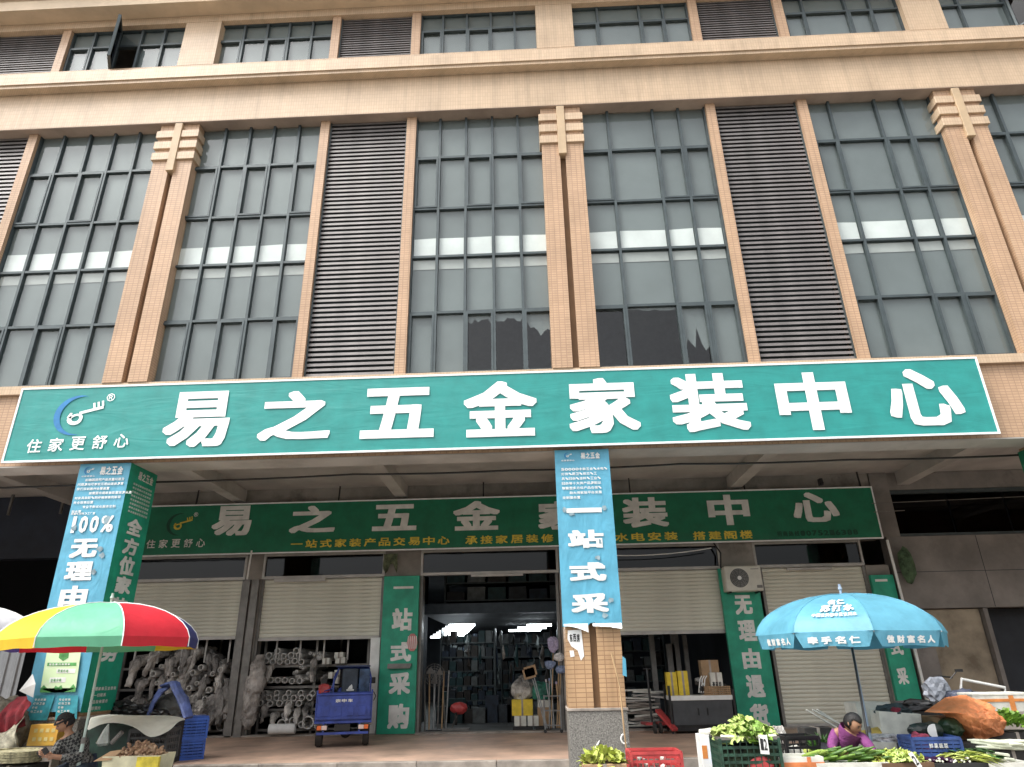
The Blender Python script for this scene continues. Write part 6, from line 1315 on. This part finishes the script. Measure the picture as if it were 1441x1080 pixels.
# ================================================================== PEOPLE
def skin(name, J, E_, m, parent, root=None, sub=2):
    """J: {joint: (point, radius or (rx, ry))}; one continuous surface grown over the joined edges"""
    ks = list(J); me = bpy.data.meshes.new(name); me.from_pydata([Vector(J[k][0]) for k in ks], [(ks.index(a), ks.index(b)) for a, b in E_], [])
    o = bpy.data.objects.new(name, me); COL.objects.link(o)
    md = o.modifiers.new('skin', 'SKIN'); md.use_smooth_shade = True; md.branch_smoothing = .6
    sd_ = o.modifiers.new('sub', 'SUBSURF'); sd_.levels = sd_.render_levels = sub
    for i, k in enumerate(ks):
        r = J[k][1]; r = (r, r) if not isinstance(r, tuple) else r; me.skin_vertices[0].data[i].radius = r; me.skin_vertices[0].data[i].use_root = (k == (root or ks[0]))
    dg = bpy.context.evaluated_depsgraph_get(); m2 = bpy.data.meshes.new_from_object(o.evaluated_get(dg)); bpy.data.objects.remove(o)
    m2.materials.clear(); m2.materials.append(m); m2.polygons.foreach_set('use_smooth', [True]*len(m2.polygons))
    return inst(name, m2, parent)
def person(label, base, J, E_, shirt, shirtE, trous, trousE, sm, tm, hair, face, headc, hands, hat=None, shoes=()):
    t = thing('person', label, 'person', base); B0 = Vector(base)
    J = {k: (Vector(p)-B0, r) for k, (p, r) in J.items()}
    # fingers: four unequal chains and a thumb rooted inside each palm, part of the same body surface
    for w_, h_, dirn, side_ in hands:
        hp = J[h_][0]; d = Vector(dirn).normalized(); s = Vector(side_).normalized(); dn = d.cross(s)
        for i, (o, L) in enumerate(((-.027,.062),(-.009,.074),(.009,.068),(.027,.054))):
            J[f'{h_}f{i}a'] = (hp+s*o+d*.025, .009); J[f'{h_}f{i}b'] = (hp+s*o*1.15+d*(.03+L*.5)+dn*.008, .0085); J[f'{h_}f{i}c'] = (hp+s*o*1.1+d*(.02+L*.85)+dn*.032, .007)
            E_ = E_+[(h_, f'{h_}f{i}a'), (f'{h_}f{i}a', f'{h_}f{i}b'), (f'{h_}f{i}b', f'{h_}f{i}c')]
        J[h_+'t1'] = (hp-s*.035+d*.0, .010); J[h_+'t2'] = (hp-s*.055+d*.035+dn*.015, .008); E_ = E_+[(h_, h_+'t1'), (h_+'t1', h_+'t2')]
    body = skin('body', J, E_, M['skin'], t, 'pelvis')
    # head: one egg-shaped surface with brow, nose and chin, merged into the body mesh
    b = nb(); bmesh.ops.create_icosphere(b, subdivisions=4, radius=1)
    f = Vector(face).normalized(); up_ = Vector((0,0,1)); up_ = (up_-f*up_.dot(f)).normalized() if abs(f.z) < .98 else Vector((0,1,0)); sx = f.cross(up_)
    hc = Vector(headc)-B0
    for v in b.verts:
        a, c, u = v.co.x, v.co.y, v.co.z             # a: side, c: forward, u: up
        fw = .098*c; wd = .076*a*(1-.18*max(0,-u)); uh = .115*u
        if c > 0: fw -= .012*max(0,-u-.35)
        fw += .022*math.exp(-((a/.14)**2+((u+.12)/.17)**2))*(c > 0) + .010*math.exp(-((a/.3)**2+((u+.62)/.12)**2))*(c > 0) - .008*math.exp(-(((abs(a)-.36)/.14)**2+((u-.08)/.10)**2))*(c > 0)
        v.co = hc + sx*wd + f*fw + up_*uh
    for s in (-1,1): blob(b, tuple(hc+sx*s*.078-f*.005+up_*-.005), .012,.012,.03,.1,1,1)
    bm = nb(); bm.from_mesh(body.data); tmp = bpy.data.meshes.new('x'); b.to_mesh(tmp); b.free(); bm.from_mesh(tmp); bm.to_mesh(body.data); bm.free(); body.data.polygons.foreach_set('use_smooth', [True]*len(body.data.polygons))
    for s in (-1,1):
        b = nb(); blob(b, tuple(hc+sx*s*.029+f*.086+up_*.008), .012,.008,.007,0,1,1); obj('eye', b, M['blackm'], t)
        b = nb(); tube(b, [hc+sx*s*.014+f*.095+up_*.028, hc+sx*s*.045+f*.083+up_*.030], .004, 5); obj('eyebrow', b, M['hair'], t)
    b = nb(); tube(b, [hc+sx*-.024+f*.090-up_*.062, hc+f*.098-up_*.060, hc+sx*.024+f*.090-up_*.062], .005, 6); obj('mouth', b, mat('lip', (.28,.10,.08), .5), t)
    b = nb(); bmesh.ops.create_icosphere(b, subdivisions=3, radius=1)
    for v in list(b.verts):
        a, c, u = v.co; 
        if (c > .35 and u < .38) or u < -.62: b.verts.remove(v); continue
        k = 1+.06*noise.noise(v.co*5); v.co = hc+sx*.086*a*k+f*(.106*c*k-.004)+up_*(.122*u*k+.006)
    hm_ = hat or M['hair']; ho = obj('knit_cap' if hat else 'hair', b, hm_, t, smooth=True); sol = ho.modifiers.new('t','SOLIDIFY'); sol.thickness = .008
    if hat: 
        b = nb(); rr = []; n = 20
        tube(b, [hc+sx*.092*math.cos(2*math.pi*k/n)+f*(.110*math.sin(2*math.pi*k/n))+up_*.04 for k in range(n+1)], .012, 6); obj('cap_band', b, hat, t)
    S = {k: (J[k][0]+Vector(o), r) for k, r, o in shirt}; skin('shirt', S, shirtE, sm, t, shirt[0][0])
    Tn = {k: (J[k][0]+Vector(o), r) for k, r, o in trous}; skin('trousers', Tn, trousE, tm, t, trous[0][0])
    for p, d in shoes:
        b = nb(); q = Vector(p)-B0; blob(b, tuple(q), .05,.12,.04,.05,1,2); obj('shoe', b, M['blackm'], t)
    return t
chk = bpy.data.materials.new('black_white_check'); chk.use_nodes = True; N = chk.node_tree.nodes; p_ = N['Principled BSDF']; p_.inputs['Roughness'].default_value = .85
ck = N.new('ShaderNodeTexChecker'); ck.inputs['Scale'].default_value = 30; ck.inputs['Color1'].default_value = (.018,.018,.02,1); ck.inputs['Color2'].default_value = (.16,.16,.15,1); tcn = N.new('ShaderNodeTexCoord'); mpn = N.new('ShaderNodeMapping'); mpn.inputs['Rotation'].default_value = (.5,.8,.3); chk.node_tree.links.new(tcn.outputs['Object'], mpn.inputs[0]); chk.node_tree.links.new(mpn.outputs[0], ck.inputs['Vector']); chk.node_tree.links.new(ck.outputs[0], p_.inputs['Base Color'])
purple = cloth_mat('purple_cotton', (.20,.045,.17), .5, 9, (1,1,1), .85, .15); jeans = mat('dark_denim', (.03,.045,.075), .85, .25, 9.); darkt = mat('dark_trousers', (.02,.02,.028), .85, .2)
# seated man looking at a phone
Ym = -1.25
A = lambda x, y, dy=0: at(x, y, Ym+dy)
hd = A(92,1017,-.08)
pel = A(112,1082,.12); pel.z = max(pel.z, GZ+.42)
J = dict(pelvis=(pel,.13), waist=(A(113,1070,.06),.125), chest=(A(107,1052,.0),(.15,.12)), neckb=(A(101,1037,-.03),.07), neck=(A(97,1030,-.05),.048), skull=(hd,.06),
 shr=(A(88,1043,-.10),.07), elr=(A(77,1062,-.18),.047), wrr=(A(68,1062,-.34),.032), hr=(A(64,1061,-.40),(.032,.022)),
 shl=(A(117,1046,.08),.07), ell=(A(112,1068,-.12),.047), wrl=(A(80,1066,-.33),.032), hl=(A(73,1064,-.38),(.032,.022)),
 hpr=(pel+Vector((-.10,-.03,.0)),.10), knr=(Vector((A(58,1078,-.42).x,Ym-.42,GZ+.50)),.068), anr=(Vector((A(58,1078,-.42).x+.02,Ym-.36,GZ+.10)),.042), ftr=(Vector((A(58,1078,-.42).x-.02,Ym-.50,GZ+.04)),.035),
 hpl=(pel+Vector((.09,.0,.0)),.10), knl=(Vector((A(102,1070,-.42).x,Ym-.42,GZ+.53)),.068), anl=(Vector((A(102,1070,-.42).x,Ym-.34,GZ+.10)),.042), ftl=(Vector((A(102,1070,-.42).x-.02,Ym-.48,GZ+.04)),.035))
E1 = [('pelvis','waist'),('waist','chest'),('chest','neckb'),('neckb','neck'),('neck','skull'),('neckb','shr'),('shr','elr'),('elr','wrr'),('wrr','hr'),('neckb','shl'),('shl','ell'),('ell','wrl'),('wrl','hl'),('pelvis','hpr'),('hpr','knr'),('knr','anr'),('anr','ftr'),('pelvis','hpl'),('hpl','knl'),('knl','anl'),('anl','ftl')]
Z_ = (0,0,0)
man = person('person in a checked shirt and dark cap, sitting and looking at a phone', (pel.x, Ym, GZ), J, E1,
 [('chest',(.185,.155),Z_),('waist',.165,Z_),('pelvis',.16,Z_),('neckb',.085,Z_),('shr',.088,Z_),('elr',.064,Z_),('wrr',.047,(.02,.02,0)),('shl',.088,Z_),('ell',.064,Z_),('wrl',.047,(.02,.02,0))],
 [('chest','waist'),('waist','pelvis'),('chest','neckb'),('neckb','shr'),('shr','elr'),('elr','wrr'),('neckb','shl'),('shl','ell'),('ell','wrl')],
 [('pelvis',.15,(0,0,-.03)),('hpr',.115,Z_),('knr',.085,Z_),('anr',.062,(0,0,.02)),('hpl',.115,Z_),('knl',.085,Z_),('anl',.062,(0,0,.02))],
 [('pelvis','hpr'),('hpr','knr'),('knr','anr'),('pelvis','hpl'),('hpl','knl'),('knl','anl')], chk, jeans, None, (-.62,-.60,-.50), tuple(hd),
 [('wrr','hr',(-.6,-.5,.3),(.2,-.2,1)),('wrl','hl',(-.7,-.5,.2),(.2,-.2,1))], hat=mat('black_knit', (.018,.018,.02), .95, .2, 40., bump=.6), shoes=[((J['ftr'][0]),0),((J['ftl'][0]),0)])
b = nb(); q = (J['hr'][0]+J['hl'][0])/2+Vector((-.06,-.03,.03)); box(b,-.04,.04,-.005,.005,-.08,.08,.003); tag(obj('mobile_phone', b, M['blackm'], loc=q, rot=(.8,.9,.6)), 'black mobile phone held by the seated man', 'phone')
stl = thing('stool', 'low dark plastic stool under the seated man', 'stool', (pel.x+.02, pel.y+.05, GZ)); hs_ = pel.z-GZ-.14
b = nb(); box(b,-.16,.16,-.15,.15,hs_-.03,hs_,.008); obj('seat', b, M['rubber'], stl)
for x in (-.13,.13):
    for y in (-.12,.12): b = nb(); beam(b,(x*1.15,y*1.15,0),(x,y,hs_-.031),.03); obj('leg', b, M['rubber'], stl)
# crouching woman
Yw = -1.45
A = lambda x, y, dy=0: at(x, y, Yw+dy)
hd = A(1200,1018,-.10)
pel = A(1180,1066,.22); pel.z = max(pel.z, GZ+.28)
J = dict(pelvis=(pel,.13), waist=(A(1184,1055,.12),.12), chest=(A(1190,1042,.0),(.135,.11)), neckb=(A(1196,1031,-.05),.062), neck=(A(1198,1027,-.07),.045), skull=(hd,.06),
 shr=(A(1176,1030,.02),.062), elr=(A(1170,1051,-.06),.043), wrr=(A(1178,1057,-.28),.029), hr=(A(1184,1060,-.36),(.028,.02)),
 shl=(A(1211,1036,-.06),.062), ell=(A(1225,1052,-.20),.043), wrl=(A(1236,1064,-.36),.029), hl=(A(1239,1070,-.42),(.028,.02)),
 hpr=(pel+Vector((-.10,-.02,0)),.10), knr=(Vector((A(1168,1058,-.12).x,Yw-.12,GZ+.50)),.066), anr=(Vector((A(1170,1058,-.12).x,Yw+.10,GZ+.09)),.042), ftr=(Vector((A(1170,1058,-.12).x,Yw-.04,GZ+.04)),.034),
 hpl=(pel+Vector((.10,.0,0)),.10), knl=(Vector((A(1206,1060,-.12).x,Yw-.12,GZ+.48)),.066), anl=(Vector((A(1204,1058,-.12).x,Yw+.10,GZ+.09)),.042), ftl=(Vector((A(1204,1058,-.12).x,Yw-.04,GZ+.04)),.034))
woman = person('person with dark hair in a purple shirt, crouching and reaching over the long gourds', (pel.x, Yw, GZ), J, E1,
 [('chest',(.165,.14),Z_),('waist',.155,Z_),('pelvis',.15,Z_),('neckb',.078,Z_),('shr',.080,Z_),('elr',.058,Z_),('wrr',.040,(-.01,.05,0)),('shl',.080,Z_),('ell',.058,Z_),('wrl',.042,(-.02,.03,.01))],
 [('chest','waist'),('waist','pelvis'),('chest','neckb'),('neckb','shr'),('shr','elr'),('elr','wrr'),('neckb','shl'),('shl','ell'),('ell','wrl')],
 [('pelvis',.15,(0,0,-.03)),('hpr',.115,Z_),('knr',.083,Z_),('anr',.06,(0,0,.02)),('hpl',.115,Z_),('knl',.083,Z_),('anl',.06,(0,0,.02))],
 [('pelvis','hpr'),('hpr','knr'),('knr','anr'),('pelvis','hpl'),('hpl','knl'),('knl','anl')], purple, darkt, None, (.50,-.65,-.60), tuple(hd),
 [('wrr','hr',(.4,-.6,-.3),(.6,.2,.3)),('wrl','hl',(.3,-.5,-.6),(.8,.3,0))], shoes=[((J['ftr'][0]),0),((J['ftl'][0]),0)])
stl = thing('stool', 'tiny wooden stool under the crouching woman', 'stool', (pel.x, pel.y+.02, GZ)); hs_ = max(.06, pel.z-GZ-.14)
b = nb(); box(b,-.14,.14,-.12,.12,hs_-.03,hs_,.005); obj('seat', b, M['wood'], stl)
for x in (-.11,.11): b = nb(); box(b,x-.015,x+.015,-.11,.11,0,hs_-.031); obj('leg', b, M['wood'], stl)
